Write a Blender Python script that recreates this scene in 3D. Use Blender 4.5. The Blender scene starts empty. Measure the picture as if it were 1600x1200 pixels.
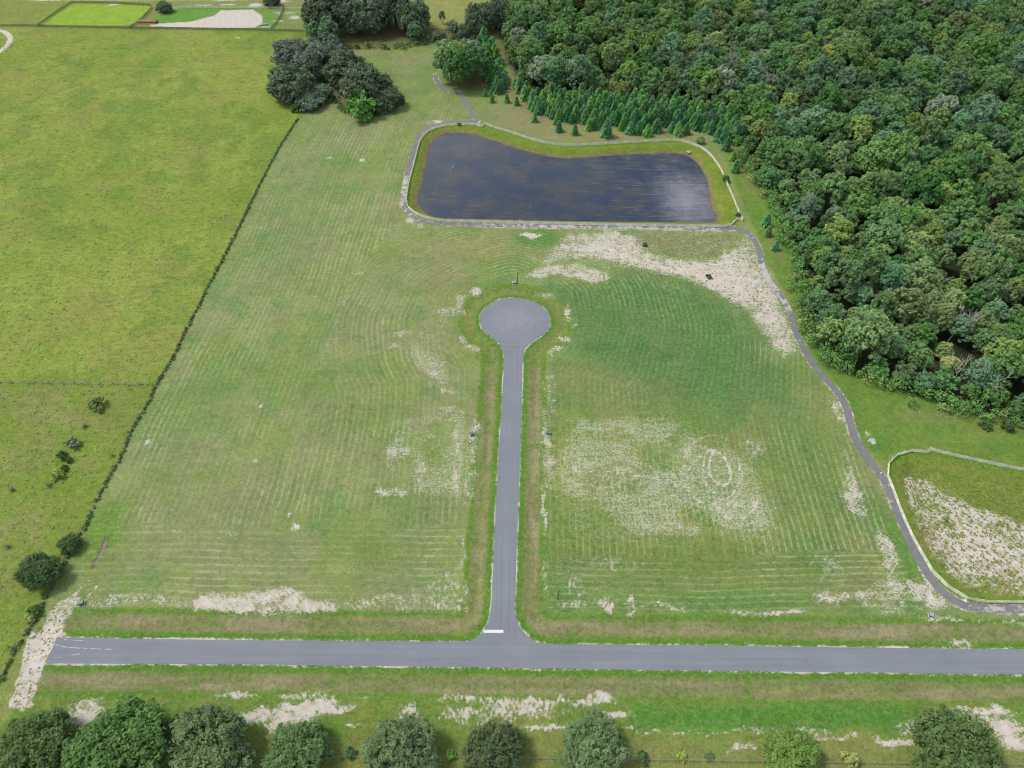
import bpy, math, random
import numpy as np
from mathutils import Matrix, Vector

rng = np.random.default_rng(7)
random.seed(7)
S = bpy.context.scene
COL = S.collection

# ------------------------------------------------------------------ camera
CAM_H, FPX, PITCH = 165.0, 1100.0, math.radians(48.0)
cam_d = bpy.data.cameras.new('camera')
cam = bpy.data.objects.new('camera', cam_d)
COL.objects.link(cam)
cam.location = (0, 0, CAM_H)
cam.rotation_euler = (math.radians(90) - PITCH, 0, 0)
cam_d.sensor_width = 36.0
cam_d.lens = 36.0 * FPX / 1600.0
cam_d.clip_start = 1.0
cam_d.clip_end = 12000.0
S.camera = cam

# ------------------------------------------------------------------ sky, sun, exposure
SUN_EL, SUN_ROT = math.radians(56), math.radians(285)
world = bpy.data.worlds.new('World')
S.world = world
world.use_nodes = True
wn, wl = world.node_tree.nodes, world.node_tree.links
wn.clear()
w_out = wn.new('ShaderNodeOutputWorld')
w_bg = wn.new('ShaderNodeBackground')
w_sky = wn.new('ShaderNodeTexSky')
w_sky.sky_type = 'NISHITA'
w_sky.sun_disc = False
w_sky.sun_elevation = SUN_EL
w_sky.sun_rotation = SUN_ROT
w_sky.air_density = 1.0
w_sky.dust_density = 3.0
w_sky.ozone_density = 1.0
w_tc = wn.new('ShaderNodeTexCoord')
w_map = wn.new('ShaderNodeMapping')
w_map.inputs['Scale'].default_value = (1.0, 1.0, 2.2)
w_map.inputs['Location'].default_value = (3.1, 0.4, 0.0)
w_n = wn.new('ShaderNodeTexNoise')
w_n.inputs['Scale'].default_value = 2.1
w_n.inputs['Detail'].default_value = 6.0
w_n.inputs['Roughness'].default_value = 0.55
w_r = wn.new('ShaderNodeMapRange')
w_r.inputs['From Min'].default_value = 0.40
w_r.inputs['From Max'].default_value = 0.62
w_mix = wn.new('ShaderNodeMix')
w_mix.data_type = 'RGBA'
w_mix.inputs['B'].default_value = (7.6, 7.7, 8.0, 1)
wl.new(w_tc.outputs['Generated'], w_map.inputs['Vector'])
wl.new(w_map.outputs['Vector'], w_n.inputs['Vector'])
wl.new(w_n.outputs['Fac'], w_r.inputs['Value'])
wl.new(w_r.outputs['Result'], w_mix.inputs['Factor'])
wl.new(w_sky.outputs['Color'], w_mix.inputs['A'])
wl.new(w_mix.outputs['Result'], w_bg.inputs['Color'])
w_bg.inputs['Strength'].default_value = 0.095
wl.new(w_bg.outputs['Background'], w_out.inputs['Surface'])

sun_d = bpy.data.lights.new('sun', 'SUN')
sun_d.energy = 1.7
sun_d.angle = math.radians(12)
sun_d.color = (1.0, 0.96, 0.90)
sun = bpy.data.objects.new('sun', sun_d)
COL.objects.link(sun)
sd = Vector((math.sin(SUN_ROT) * math.cos(SUN_EL), math.cos(SUN_ROT) * math.cos(SUN_EL), math.sin(SUN_EL)))
sun.rotation_euler = sd.to_track_quat('Z', 'Y').to_euler()

S.view_settings.view_transform = 'Standard'
S.view_settings.look = 'None'
S.view_settings.gamma = 1
S.view_settings.use_curve_mapping = False
S.view_settings.exposure = 1.02
S.cycles.filter_width = 1.15
K = 2.0          # picture value of a surface divided by its albedo, for turning seen colours into albedos

# ------------------------------------------------------------------ pixels <-> ground
sP, cP = math.sin(PITCH), math.cos(PITCH)
def G(px, z=0.0):
    """image points (in the 1600x1200 photograph) to world x, y at height z"""
    p = np.atleast_2d(np.asarray(px, float))
    u, v = (p[:, 0] - 800) / FPX, (p[:, 1] - 600) / FPX
    t = (CAM_H - z) / (sP + v * cP)
    return np.stack([u * t, (cP - v * sP) * t], 1)
def g1(x, y, z=0.0):
    return G([(x, y)], z)[0]
def to_px(x, y, z=0.0):
    dz = CAM_H - z
    dep = y * cP + dz * sP
    return 800 + FPX * x / dep, 600 + FPX * (dz * cP - y * sP) / dep, dep

def lin(c):
    c = np.asarray(c, float) / 255.0
    return np.where(c <= 0.04045, c / 12.92, ((c + 0.055) / 1.055) ** 2.4)
def alb(r, g, b, k=None):
    c = lin((r, g, b)) / (k or K)
    return (float(c[0]), float(c[1]), float(c[2]), 1.0)

# ------------------------------------------------------------------ numpy helpers
def sdf(P, poly, far=None):
    """signed distance, negative inside"""
    x, y = P[:, 0], P[:, 1]
    out = np.full(len(P), 1e6)
    idx = slice(None)
    if far is not None:
        lo, hi = poly.min(0) - far, poly.max(0) + far
        idx = np.nonzero((x > lo[0]) & (x < hi[0]) & (y > lo[1]) & (y < hi[1]))[0]
        x, y = x[idx], y[idx]
    d = np.full(len(x), 1e12)
    ins = np.zeros(len(x), bool)
    n = len(poly)
    for i in range(n):
        ax, ay = poly[i]
        bx, by = poly[(i + 1) % n]
        ex, ey = bx - ax, by - ay
        wx, wy = x - ax, y - ay
        t = np.clip((wx * ex + wy * ey) / (ex * ex + ey * ey + 1e-12), 0, 1)
        d = np.minimum(d, (wx - ex * t) ** 2 + (wy - ey * t) ** 2)
        if ay != by:
            c = (ay > y) != (by > y)
            ins ^= c & (x < ex * (y - ay) / (by - ay) + ax)
    d = np.sqrt(d)
    out[idx] = np.where(ins, -d, d)
    return out
def ldist(P, line, far=None):
    """distance to an open polyline"""
    x, y = P[:, 0], P[:, 1]
    out = np.full(len(P), 1e6)
    idx = slice(None)
    if far is not None:
        lo, hi = line.min(0) - far, line.max(0) + far
        idx = np.nonzero((x > lo[0]) & (x < hi[0]) & (y > lo[1]) & (y < hi[1]))[0]
        x, y = x[idx], y[idx]
    d = np.full(len(x), 1e12)
    for i in range(len(line) - 1):
        ax, ay = line[i]
        bx, by = line[i + 1]
        ex, ey = bx - ax, by - ay
        wx, wy = x - ax, y - ay
        t = np.clip((wx * ex + wy * ey) / (ex * ex + ey * ey + 1e-12), 0, 1)
        d = np.minimum(d, (wx - ex * t) ** 2 + (wy - ey * t) ** 2)
    out[idx] = np.sqrt(d)
    return out
def ss(a, b, x):
    t = np.clip((x - a) / (b - a), 0, 1)
    return t * t * (3 - 2 * t)
_lat = np.random.default_rng(3).random((256, 256))
def vnoise(x, y, cell, seed=0):
    x, y = x / cell + seed * 17.3, y / cell + seed * 5.7
    xi, yi = np.floor(x).astype(int), np.floor(y).astype(int)
    fx, fy = x - xi, y - yi
    fx, fy = fx * fx * (3 - 2 * fx), fy * fy * (3 - 2 * fy)
    a, b = _lat[xi & 255, yi & 255], _lat[(xi + 1) & 255, yi & 255]
    c, d = _lat[xi & 255, (yi + 1) & 255], _lat[(xi + 1) & 255, (yi + 1) & 255]
    return (a * (1 - fx) + b * fx) * (1 - fy) + (c * (1 - fx) + d * fx) * fy
def fbm(x, y, cell, seed=0, octv=4):
    s, a, t = 0, 1.0, 0
    for i in range(octv):
        s = s + a * vnoise(x, y, cell / 2 ** i, seed + i * 3)
        t += a
        a *= 0.55
    return s / t
def smooth_line(pts, step=1.5, closed=False):
    """Catmull-Rom resampling"""
    p = np.asarray(pts, float)
    n = len(p)
    q = []
    rngi = range(n) if closed else range(n - 1)
    for i in rngi:
        if closed:
            a, b, c, d = p[(i - 1) % n], p[i], p[(i + 1) % n], p[(i + 2) % n]
        else:
            a, b, c, d = p[max(i - 1, 0)], p[i], p[i + 1], p[min(i + 2, n - 1)]
        m = max(1, int(np.linalg.norm((c - b)[:2]) / step))
        for k in range(m):
            t = k / m
            q.append(0.5 * ((2 * b) + (c - a) * t + (2 * a - 5 * b + 4 * c - d) * t * t + (3 * b - a - 3 * c + d) * t ** 3))
    if not closed:
        q.append(p[-1])
    return np.array(q)

# ------------------------------------------------------------------ plan of the place (traced, then laid on the ground)
ROAD = G([(89, 996), (250, 998.5), (400, 1000.5), (600, 1002), (700, 1002.3), (733, 1002), (742, 999), (750, 992), (757, 983), (763, 972), (766, 960),
  (768.2, 940), (769, 920), (777, 750), (780, 700), (783.5, 650), (786, 600), (788, 566), (787.8, 556), (785.4, 546), (780, 537.5), (772, 529.5), (760.6, 521.5),
  (753, 512.5), (749.6, 502), (751, 492), (758, 480.6), (769, 472.5), (783, 467.5), (801, 465.5), (819, 467), (834, 471), (847, 479), (856.5, 489),
  (860.8, 500), (859.5, 510.6), (852.5, 520), (840, 528.8), (828, 537), (820.6, 545), (817.2, 556), (816.3, 569), (815.5, 600), (814, 675), (811, 750),
  (805, 920), (804, 950), (806, 965), (811, 977), (819, 988), (828, 997), (838, 1003.5), (848, 1006), (900, 1006.6), (1200, 1009.8), (1600, 1015), (1800, 1017.6),
  (1800, 1056), (1600, 1053.8), (1400, 1051.3), (1200, 1048.8), (1000, 1046.5), (800, 1043.5), (600, 1040.8), (400, 1038.3), (200, 1037), (72, 1036.5)])
PATH_PX = [(680, 116, 0), (681.5, 124, 0), (685, 131, 0), (694.5, 140.5, 0), (711, 143.8, 0), (720.6, 148, .1), (728, 160, .3), (735.6, 173, .1), (746, 189, .1)]
RING_PX = [(746, 191, .1), (728, 189.5, .1), (706, 191, .2), (684, 195, .2), (667, 202, .2), (655, 213, .3), (648.5, 230, .1), (643.5, 246, .1), (638.5, 263, .2), (634, 281, .7), (631, 300, .7), (630.5, 318, .6),
  (636, 331, .4), (650, 341.5, .4), (670, 347.5, .4), (700, 350, .3), (760, 351.8, .5), (900, 354, .6), (1000, 355.5, .7), (1100, 357, .6), (1148, 357.3, .2), (1163, 360, .1),
  (1174, 369, .4), (1182, 382, .3), (1187.5, 397, .2), (1191.5, 417, .9), (1201, 438, 1), (1217, 458, .5), (1229, 477, .8), (1237, 495, .3), (1242, 515, .15),
  (1252.5, 537.5, .3), (1267.5, 565, 0), (1287.5, 590, .1), (1310, 615, 0), (1322.5, 637.5, 0), (1328, 660, 0), (1338, 688, 0), (1354, 714, 0), (1373, 738, .05), (1387, 762, .3), (1400, 794, .15),
  (1410, 818, 0), (1420, 842, .05), (1431, 865, 0), (1443, 886, 0), (1459, 910, .05), (1478, 929, 0), (1502, 944, .05), (1525, 949.5, .2), (1562, 951, .6), (1600, 951.5, .3), (1750, 953, .1)]
def path_world(px):
    a = np.array(px, float)
    w = G(a[:, :2])
    return smooth_line(np.column_stack([w, a[:, 2]]), 1.2)
PATH = path_world(PATH_PX)
RING = path_world(RING_PX)
POND_PX = [(672, 231), (680.6, 216), (697.5, 210), (722, 208), (740.6, 211), (759, 216), (778, 222), (797, 229), (825, 237), (853, 244), (881, 247.5), (900, 247.5), (937, 244.5),
  (975, 242), (1012, 240.4), (1050, 239.2), (1065, 241), (1076, 245), (1087.5, 253), (1097, 266), (1104, 281), (1107, 296), (1108, 313), (1113, 328), (1120, 339), (1118, 346),
  (1106, 347.5), (1012, 346.5), (890, 345.5), (806, 343.5), (712, 341.5), (686, 340.5), (671, 336), (658, 326), (652.5, 316), (654, 304), (660, 287), (664, 266), (667.5, 249)]
POND = smooth_line(G(POND_PX, -1.5), 2.0, True)
PFENCE_PX = [(757, 193), (772.5, 199), (797, 206), (825, 215.6), (853, 223), (881, 226.2), (900, 226.6), (956, 223.6), (1012, 220.5), (1054, 218.6), (1072.5, 222), (1091, 228), (1106, 238), (1117.5, 251),
  (1127, 266), (1136, 287), (1145.6, 309), (1153, 328), (1160.6, 343)]
PFENCE2_PX = [(1151, 341.6), (1146, 346), (1142, 351), (1134, 353), (1012, 351.6), (900, 349.6), (787, 347), (694, 344.6), (675, 341.5), (656, 336), (641, 327), (635.6, 316), (636.6, 300), (640, 281),
  (645, 262.5), (649.7, 244), (653.4, 229), (658, 216), (669, 204), (684, 198), (703, 194.6), (722, 193.4), (740.6, 194), (750, 196.5)]
FZ = 0.6
PF_A = smooth_line(G(PFENCE_PX, FZ), 1.0)
PF_B = smooth_line(G(PFENCE2_PX, FZ), 1.0)
RINGZONE = np.vstack([PF_A[::4], PF_B[::4]])
BF1 = smooth_line(G([(1760, 757), (1680, 745), (1600, 733.5), (1562.5, 726), (1525, 718.4), (1487.5, 710), (1465, 704.6), (1452, 700.6)], FZ), 1.0)
BF2 = smooth_line(G([(1451, 706), (1431, 704.2), (1420, 704), (1409, 706.5), (1397, 713.5), (1389, 722), (1385.4, 733), (1387, 744), (1394, 760.6), (1404.5, 790), (1417, 820), (1431, 849),
  (1441, 866), (1451, 884), (1463, 901), (1480, 916), (1502.5, 931), (1521, 938.5), (1544, 940.6), (1600, 941), (1760, 943)], FZ), 1.0)
BASIN = np.vstack([BF1[::4], BF2[::4]])
EDGE_PX = [(478, 176), (465, 187), (440, 225), (420, 262), (398, 305), (370, 362), (350, 402), (330, 440), (310, 480), (288, 522), (270, 560), (249, 594), (225.6, 640.6), (206, 672.5),
  (189, 714), (169, 749), (150, 786), (140, 810), (129, 830), (110, 862), (90, 905), (71, 931), (62, 960), (45, 986), (26, 1014), (0, 1062), (-30, 1110), (-80, 1200)]
EDGE = G(EDGE_PX)
LF = G([(148, 940), (110, 905), (135, 850), (156, 800), (179, 755), (218, 670), (254, 602), (303, 510), (343, 440), (383, 360), (413, 300), (443, 240), (473, 190), (520, 170), (600, 190), (640, 150),
  (600, 90), (640, 72), (672, 80), (675, 120), (700, 150), (730, 175), (735, 185), (690, 192), (655, 205), (636, 245), (624, 300), (626, 335), (660, 352), (760, 362), (830, 362), (850, 380), (860, 410),
  (815, 425), (760, 445), (725, 465), (712, 500), (720, 540), (742, 570), (744, 620), (738, 760), (730, 880), (726, 955), (400, 955)])
RF = G([(850, 430), (900, 440), (1000, 425), (1080, 445), (1160, 490), (1215, 555), (1250, 550), (1285, 600), (1310, 640), (1335, 700), (1370, 760), (1400, 850), (1430, 900), (1460, 930), (1440, 955),
  (1200, 962), (850, 962), (850, 800), (850, 620), (853, 570), (880, 540), (893, 500), (885, 460), (860, 440)])
FOREST_PX = [(1900, 720), (1700, 690), (1600, 662), (1560, 652), (1500, 637), (1440, 622), (1390, 607), (1340, 587), (1300, 566), (1275, 535), (1258, 500), (1250, 440), (1240, 400), (1222, 350), (1205, 318), (1182, 285), (1168, 255), (1160, 232),
  (1120, 178), (1000, 160), (900, 154), (850, 158), (815, 135), (793, 100), (782, 60), (780, 20), (782, -25), (900, -60), (1300, -70), (2050, -80)]
FOREST = G(FOREST_PX)
PINES = G([(800, 132), (835, 178), (880, 192), (930, 196), (1000, 200), (1080, 198), (1125, 212), (1145, 226), (1160, 218), (1130, 180), (1000, 160), (900, 154), (850, 156)])

def height(P):
    P = np.atleast_2d(P)
    dr = sdf(P, ROAD, 14)
    h = -0.38 * np.exp(-((dr - 4.0) / 1.7) ** 2) * (dr > 0)
    dp = sdf(P, POND, 12)
    h = h + np.where(dp < 12, np.where(dp < 0, -1.5 + np.maximum(dp * 0.35, -1.2), -1.5 * (1 - ss(-1.2, 4.6, dp)) / (1 - ss(-1.2, 4.6, 0.0))), 0)
    db = sdf(P, BASIN, 2)
    h = h - 1.1 * ss(-0.8, -9, db)
    return h
def hz(x, y):
    return float(height(np.array([[x, y]]))[0])

# ------------------------------------------------------------------ node helpers
class NT:
    def __init__(self, name):
        self.m = bpy.data.materials.new(name)
        self.m.use_nodes = True
        self.t = self.m.node_tree
        self.t.nodes.clear()
        self.out = self.t.nodes.new('ShaderNodeOutputMaterial')
    def put(self, sock, v):
        if isinstance(v, bpy.types.NodeSocket):
            self.t.links.new(v, sock)
        elif isinstance(v, (tuple, list)) and len(v) == 3 and sock.type == 'RGBA':
            sock.default_value = (*v, 1)
        else:
            sock.default_value = v
    def node(self, kind, ins=None, out=0, **props):
        n = self.t.nodes.new(kind)
        for k, v in props.items():
            setattr(n, k, v)
        for k, v in (ins or {}).items():
            self.put(n.inputs[k], v)
        return n.outputs[out]
    def math(self, op, a, b=0.0, c=0.0, clamp=False):
        return self.node('ShaderNodeMath', {0: a, 1: b, 2: c}, operation=op, use_clamp=clamp)
    def mix(self, f, a, b, mode='MIX'):
        n = self.t.nodes.new('ShaderNodeMix')
        n.data_type = 'RGBA'
        n.blend_type = mode
        n.clamp_factor = True
        self.put(n.inputs[0], f); self.put(n.inputs[6], a); self.put(n.inputs[7], b)
        return n.outputs[2]
    def attr(self, name, out='Color'):
        n = self.t.nodes.new('ShaderNodeAttribute')
        n.attribute_name = name
        return n.outputs[out]
    def noise(self, vec, scale, detail=3.0, rough=0.55, dim='3D', out=0):
        return self.node('ShaderNodeTexNoise', {'Vector': vec, 'Scale': scale, 'Detail': detail, 'Roughness': rough}, out=out, noise_dimensions=dim)
    def rng(self, v, a, b, c=0.0, d=1.0, smooth=True):
        return self.node('ShaderNodeMapRange', {'Value': v, 'From Min': a, 'From Max': b, 'To Min': c, 'To Max': d}, interpolation_type='SMOOTHSTEP' if smooth else 'LINEAR')
    def obj(self):
        return self.node('ShaderNodeTexCoord', out=3)
    def pos(self):
        return self.node('ShaderNodeNewGeometry', out=0)
    def scale(self, vec, s):
        return self.node('ShaderNodeMapping', {'Vector': vec, 'Scale': s})
    def bsdf(self, color, rough=0.8, spec=0.3, normal=None, **kw):
        n = self.t.nodes.new('ShaderNodeBsdfPrincipled')
        self.put(n.inputs['Base Color'], color)
        self.put(n.inputs['Roughness'], rough)
        self.put(n.inputs['Specular IOR Level'], spec)
        for k, v in kw.items():
            self.put(n.inputs[k], v)
        if normal is not None:
            self.put(n.inputs['Normal'], normal)
        self.t.links.new(n.outputs[0], self.out.inputs[0])
        return n
def simple(name, col, rough=0.7, spec=0.3, var=0.25, scale=1.5, metal=0.0):
    m = NT(name)
    n = m.noise(m.obj(), scale, 4)
    f = m.rng(n, 0.3, 0.7, 1 - var, 1 + var)
    c = m.mix(1.0, col, m.node('ShaderNodeCombineColor', {0: f, 1: f, 2: f}), 'MULTIPLY')
    m.bsdf(c, rough, spec, Metallic=metal)
    return m.m

# ------------------------------------------------------------------ object helpers
def tag(o, label=None, cat=None, group=None, kind=None):
    if label: o['label'] = label
    if cat: o['category'] = cat
    if group: o['group'] = group
    if kind: o['kind'] = kind
    return o
def mesh_obj(name, verts, faces, mat=None, parent=None):
    me = bpy.data.meshes.new(name)
    me.from_pydata([tuple(v) for v in verts], [], faces)
    me.update()
    if mat: me.materials.append(mat)
    o = bpy.data.objects.new(name, me)
    COL.objects.link(o)
    if parent is not None: o.parent = parent
    return o
def obj_from(name, me, parent=None, loc=None):
    o = bpy.data.objects.new(name, me)
    COL.objects.link(o)
    if parent is not None: o.parent = parent
    if loc is not None: o.location = loc
    return o
def empty(name, loc=(0, 0, 0), rz=0.0):
    o = bpy.data.objects.new(name, None)
    o.empty_display_size = 0.5
    COL.objects.link(o)
    o.location = loc
    o.rotation_euler = (0, 0, rz)
    return o
class MB:
    """collects boxes, tubes, prisms into one mesh"""
    def __init__(s): s.v, s.f = [], []
    def box(s, x0, x1, y0, y1, z0, z1, bev=0.0):
        b = len(s.v)
        if bev <= 0:
            s.v += [(x, y, z) for z in (z0, z1) for x, y in ((x0, y0), (x1, y0), (x1, y1), (x0, y1))]
            s.f += [(b+3, b+2, b+1, b), (b+4, b+5, b+6, b+7)] + [(b+i, b+(i+1) % 4, b+4+(i+1) % 4, b+4+i) for i in range(4)]
        else:
            e = bev
            s.v += [(x, y, z) for z in (z0, z1 - e) for x, y in ((x0, y0), (x1, y0), (x1, y1), (x0, y1))]
            s.v += [(x, y, z1) for x, y in ((x0+e, y0+e), (x1-e, y0+e), (x1-e, y1-e), (x0+e, y1-e))]
            s.f += [(b+3, b+2, b+1, b), (b+8, b+9, b+10, b+11)]
            for k in (0, 4):
                s.f += [(b+k+i, b+k+(i+1) % 4, b+k+4+(i+1) % 4, b+k+4+i) for i in range(4)]
    def tube(s, pts, radii, n=8, cap=True):
        b = len(s.v)
        pts = [Vector(p) for p in pts]
        for i, p in enumerate(pts):
            d = (pts[min(i+1, len(pts)-1)] - pts[max(i-1, 0)]).normalized()
            a = d.orthogonal().normalized() if abs(d.z) < 0.99 else Vector((1, 0, 0))
            c = d.cross(a).normalized()
            a = c.cross(d).normalized()
            for k in range(n):
                th = 2 * math.pi * k / n
                s.v.append(tuple(p + (a * math.cos(th) + c * math.sin(th)) * radii[i]))
        for i in range(len(pts) - 1):
            for k in range(n):
                s.f.append((b+i*n+k, b+i*n+(k+1) % n, b+(i+1)*n+(k+1) % n, b+(i+1)*n+k))
        if cap:
            s.f.append(tuple(b+k for k in reversed(range(n))))
            s.f.append(tuple(b+(len(pts)-1)*n+k for k in range(n)))
    def prism(s, poly, z0, z1):
        b, n = len(s.v), len(poly)
        s.v += [(x, y, z0) for x, y in poly] + [(x, y, z1) for x, y in poly]
        s.f += [tuple(b+i for i in reversed(range(n))), tuple(b+n+i for i in range(n))]
        s.f += [(b+i, b+(i+1) % n, b+n+(i+1) % n, b+n+i) for i in range(n)]
    def mesh(s, name, mat=None):
        me = bpy.data.meshes.new(name)
        me.from_pydata(s.v, [], s.f)
        me.update()
        if mat: me.materials.append(mat)
        return me
    def build(s, name, mat, parent=None, loc=None):
        return obj_from(name, s.mesh(name, mat), parent, loc)
def quads_mesh(name, C, A, B, tint, mat, extra=None):
    """leaf quads: centres C, half axes A and B, one tint per quad"""
    n = len(C)
    v = np.empty((n, 4, 3), np.float32)
    v[:, 0] = C - A; v[:, 1] = C - 0.3 * A + B; v[:, 2] = C + A; v[:, 3] = C - 0.1 * A - B
    ev = np.zeros((0, 3), np.float32); ef = []
    me = bpy.data.meshes.new(name)
    me.vertices.add(n * 4)
    me.vertices.foreach_set('co', v.reshape(-1))
    me.loops.add(n * 4)
    me.loops.foreach_set('vertex_index', np.arange(n * 4, dtype=np.int32))
    me.polygons.add(n)
    me.polygons.foreach_set('loop_start', np.arange(0, n * 4, 4, dtype=np.int32))
    at = me.attributes.new('tint', 'FLOAT', 'POINT')
    at.data.foreach_set('value', np.repeat(tint.astype(np.float32), 4))
    me.update(calc_edges=True)
    me.materials.append(mat)
    return me

# ------------------------------------------------------------------ ground sheet
NR, NC = 640, 720
yy = np.concatenate([[-2500, -900, -300, -100, -20], 12 + (560 - 12) * (np.linspace(0, 1, NR) ** 1.28), [600, 700, 900, 1400, 2500, 5000, 9000]])
uu = np.concatenate([[-14, -7, -3.5, -2, -1.4], np.linspace(-1.16, 1.16, NC), [1.4, 2, 3.5, 7, 14]])
halfw = 0.7275 * (np.clip(yy, 0, 560) * cP + CAM_H * sP)
X = uu[None, :] * halfw[:, None]
X[:, :5] = np.where(np.abs(uu[:5])[None, :] >= 1.4, np.minimum(X[:, :5], -(np.abs(uu[:5]) * 300)[None, :]), X[:, :5])
X[:, -5:] = np.maximum(X[:, -5:], (np.abs(uu[-5:]) * 300)[None, :])
Y = np.repeat(yy[:, None], len(uu), 1)
gx, gy = X.reshape(-1), Y.reshape(-1)
PTS = np.column_stack([gx, gy])
WX = gx + (fbm(gx, gy, 9, 1) - 0.5) * 3.2
WY = gy + (fbm(gx, gy, 9, 2) - 0.5) * 4.2
WP = np.column_stack([WX, WY])
WX2 = gx + (fbm(gx, gy, 3.5, 5) - 0.5) * 2.2
WY2 = gy + (fbm(gx, gy, 3.5, 6) - 0.5) * 3.0
WP2 = np.column_stack([WX2, WY2])
N = len(gx)
base = np.empty((N, 3)); base[:] = (138, 150, 84)
sand = np.zeros(N); speck = np.zeros(N); mows = np.zeros(N); dry = np.zeros(N); tuft = np.full(N, .6); yel = np.zeros(N)

def blend(w, col):
    global base
    w = w[:, None]
    base = base * (1 - w) + np.array(col, float) * w
def zone(poly, f=1.0, pts=None, dist=None):
    d = sdf(WP if pts is None else pts, G(poly) if isinstance(poly, list) else poly, f * 2 + 1)
    return ss(f, -f, d)
def spot(px, py, rx, ry, f=0.6, pts=None):
    """soft elliptic patch, radii in photograph pixels"""
    c = g1(px, py)
    ax = abs(g1(px + rx, py)[0] - c[0]); ay = abs(g1(px, py - ry)[1] - c[1])
    P = WP if pts is None else pts
    r = np.hypot((P[:, 0] - c[0]) / ax, (P[:, 1] - c[1]) / ay)
    return ss(1 + f, 1 - f, r)

n30, n12, n5 = fbm(gx, gy, 34, 11), fbm(gx, gy, 13, 12), fbm(gx, gy, 5, 13)
# far country beyond the pasture
blend(ss(430, 470, WY), (150, 158, 92))
blend(ss(.45, .62, n30), (140, 152, 84))
# pasture on the left
past = zone(EDGE_PX + [(-500, 1200), (-900, 600), (-700, 38), (0, 38), (240, 44), (500, 50), (500, 160)], .8, PTS)
pn = ss(.3, .7, n30)
pc = np.array([(138, 158, 68)]) * (1 - pn[:, None]) + np.array([(150, 164, 78)]) * pn[:, None]
base[:] = base * (1 - past[:, None]) + pc * past[:, None]
blend(past * .55 * ss(.50, .68, n12), (112, 142, 62))
blend(past * .5 * ss(.52, .66, fbm(gx, gy, 20, 31)), (150, 150, 84))
low = zone([(-200, 602), (238, 604), (150, 790), (70, 930), (0, 1060), (-300, 1200)], 2, PTS)
blend(low * .6, (132, 144, 76)); blend(low * .6 * ss(.48, .64, fbm(gx, gy, 11, 40)), (148, 148, 96)); blend(low * .6 * ss(.52, .62, fbm(gx, gy, 9, 44)), (122, 150, 58))
tuft = np.maximum(tuft, past * 1.0)
# mown fields
left = zone(EDGE_PX[:24] + [(60, 1060), (20, 1110), (400, 1110), (1700, 1300), (1900, 1200), (1900, 900), (1500, 600), (1250, 200), (900, 120), (780, 20), (640, 60), (560, 70)], .5, PTS)
fn = ss(.35, .65, n12)
fc = np.array([(132, 155, 84)]) * (1 - fn[:, None]) + np.array([(144, 158, 98)]) * fn[:, None]
base[:] = base * (1 - left[:, None]) + fc * left[:, None]
tuft = tuft * (1 - left * .55)
blend(left * .45 * ss(.52, .66, fbm(gx, gy, 8, 21)), (102, 144, 80))
blend(left * .55 * ss(.5, .68, fbm(gx, gy, 16, 22)), (146, 148, 108))
dl, dr_ = sdf(PTS, LF, 2), sdf(PTS, RF, 2)
LE = G([(540, 100), (473, 190), (443, 240), (413, 300), (383, 360), (343, 440), (303, 510), (254, 602), (218, 670), (179, 755), (156, 800), (135, 850), (118, 900), (100, 960)])
RE = G([(722, 1000), (726, 955), (738, 760), (744, 620), (742, 570), (720, 540), (712, 500), (725, 465), (760, 447), (800, 436)])
LB, RB = G([(60, 957), (400, 957), (740, 957)]), G([(840, 962), (1200, 962), (1600, 958)])
RL = G([(847, 1000), (848, 800), (850, 620), (853, 570), (880, 540), (893, 500), (885, 460), (860, 440), (820, 428)])
side = np.minimum(ldist(PTS, LE), ldist(PTS, RE) + 7)
headL, headR = ldist(PTS, LB), ldist(PTS, RB)
wob = (fbm(gx, gy, 22, 19) - .5) * 14
mow = np.where(dl < 2, np.where((headL < 24 + wob), headL + (fbm(gx, gy, 60, 95) - .5) * 4, side), 0) + np.where(dr_ < 2, np.where(headR < 15 + wob * .6, headR + (fbm(gx, gy, 60, 96) - .5) * 3, ldist(PTS, RL)), 0) + (fbm(gx, gy, 30, 8) - .5) * 2.2 + 10
mows = np.maximum(ss(.5, -2, dl), ss(.5, -2, dr_)) * (0.45 + 0.55 * ss(.35, .6, fbm(gx, gy, 24, 9)))
dry = left * .45
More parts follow.
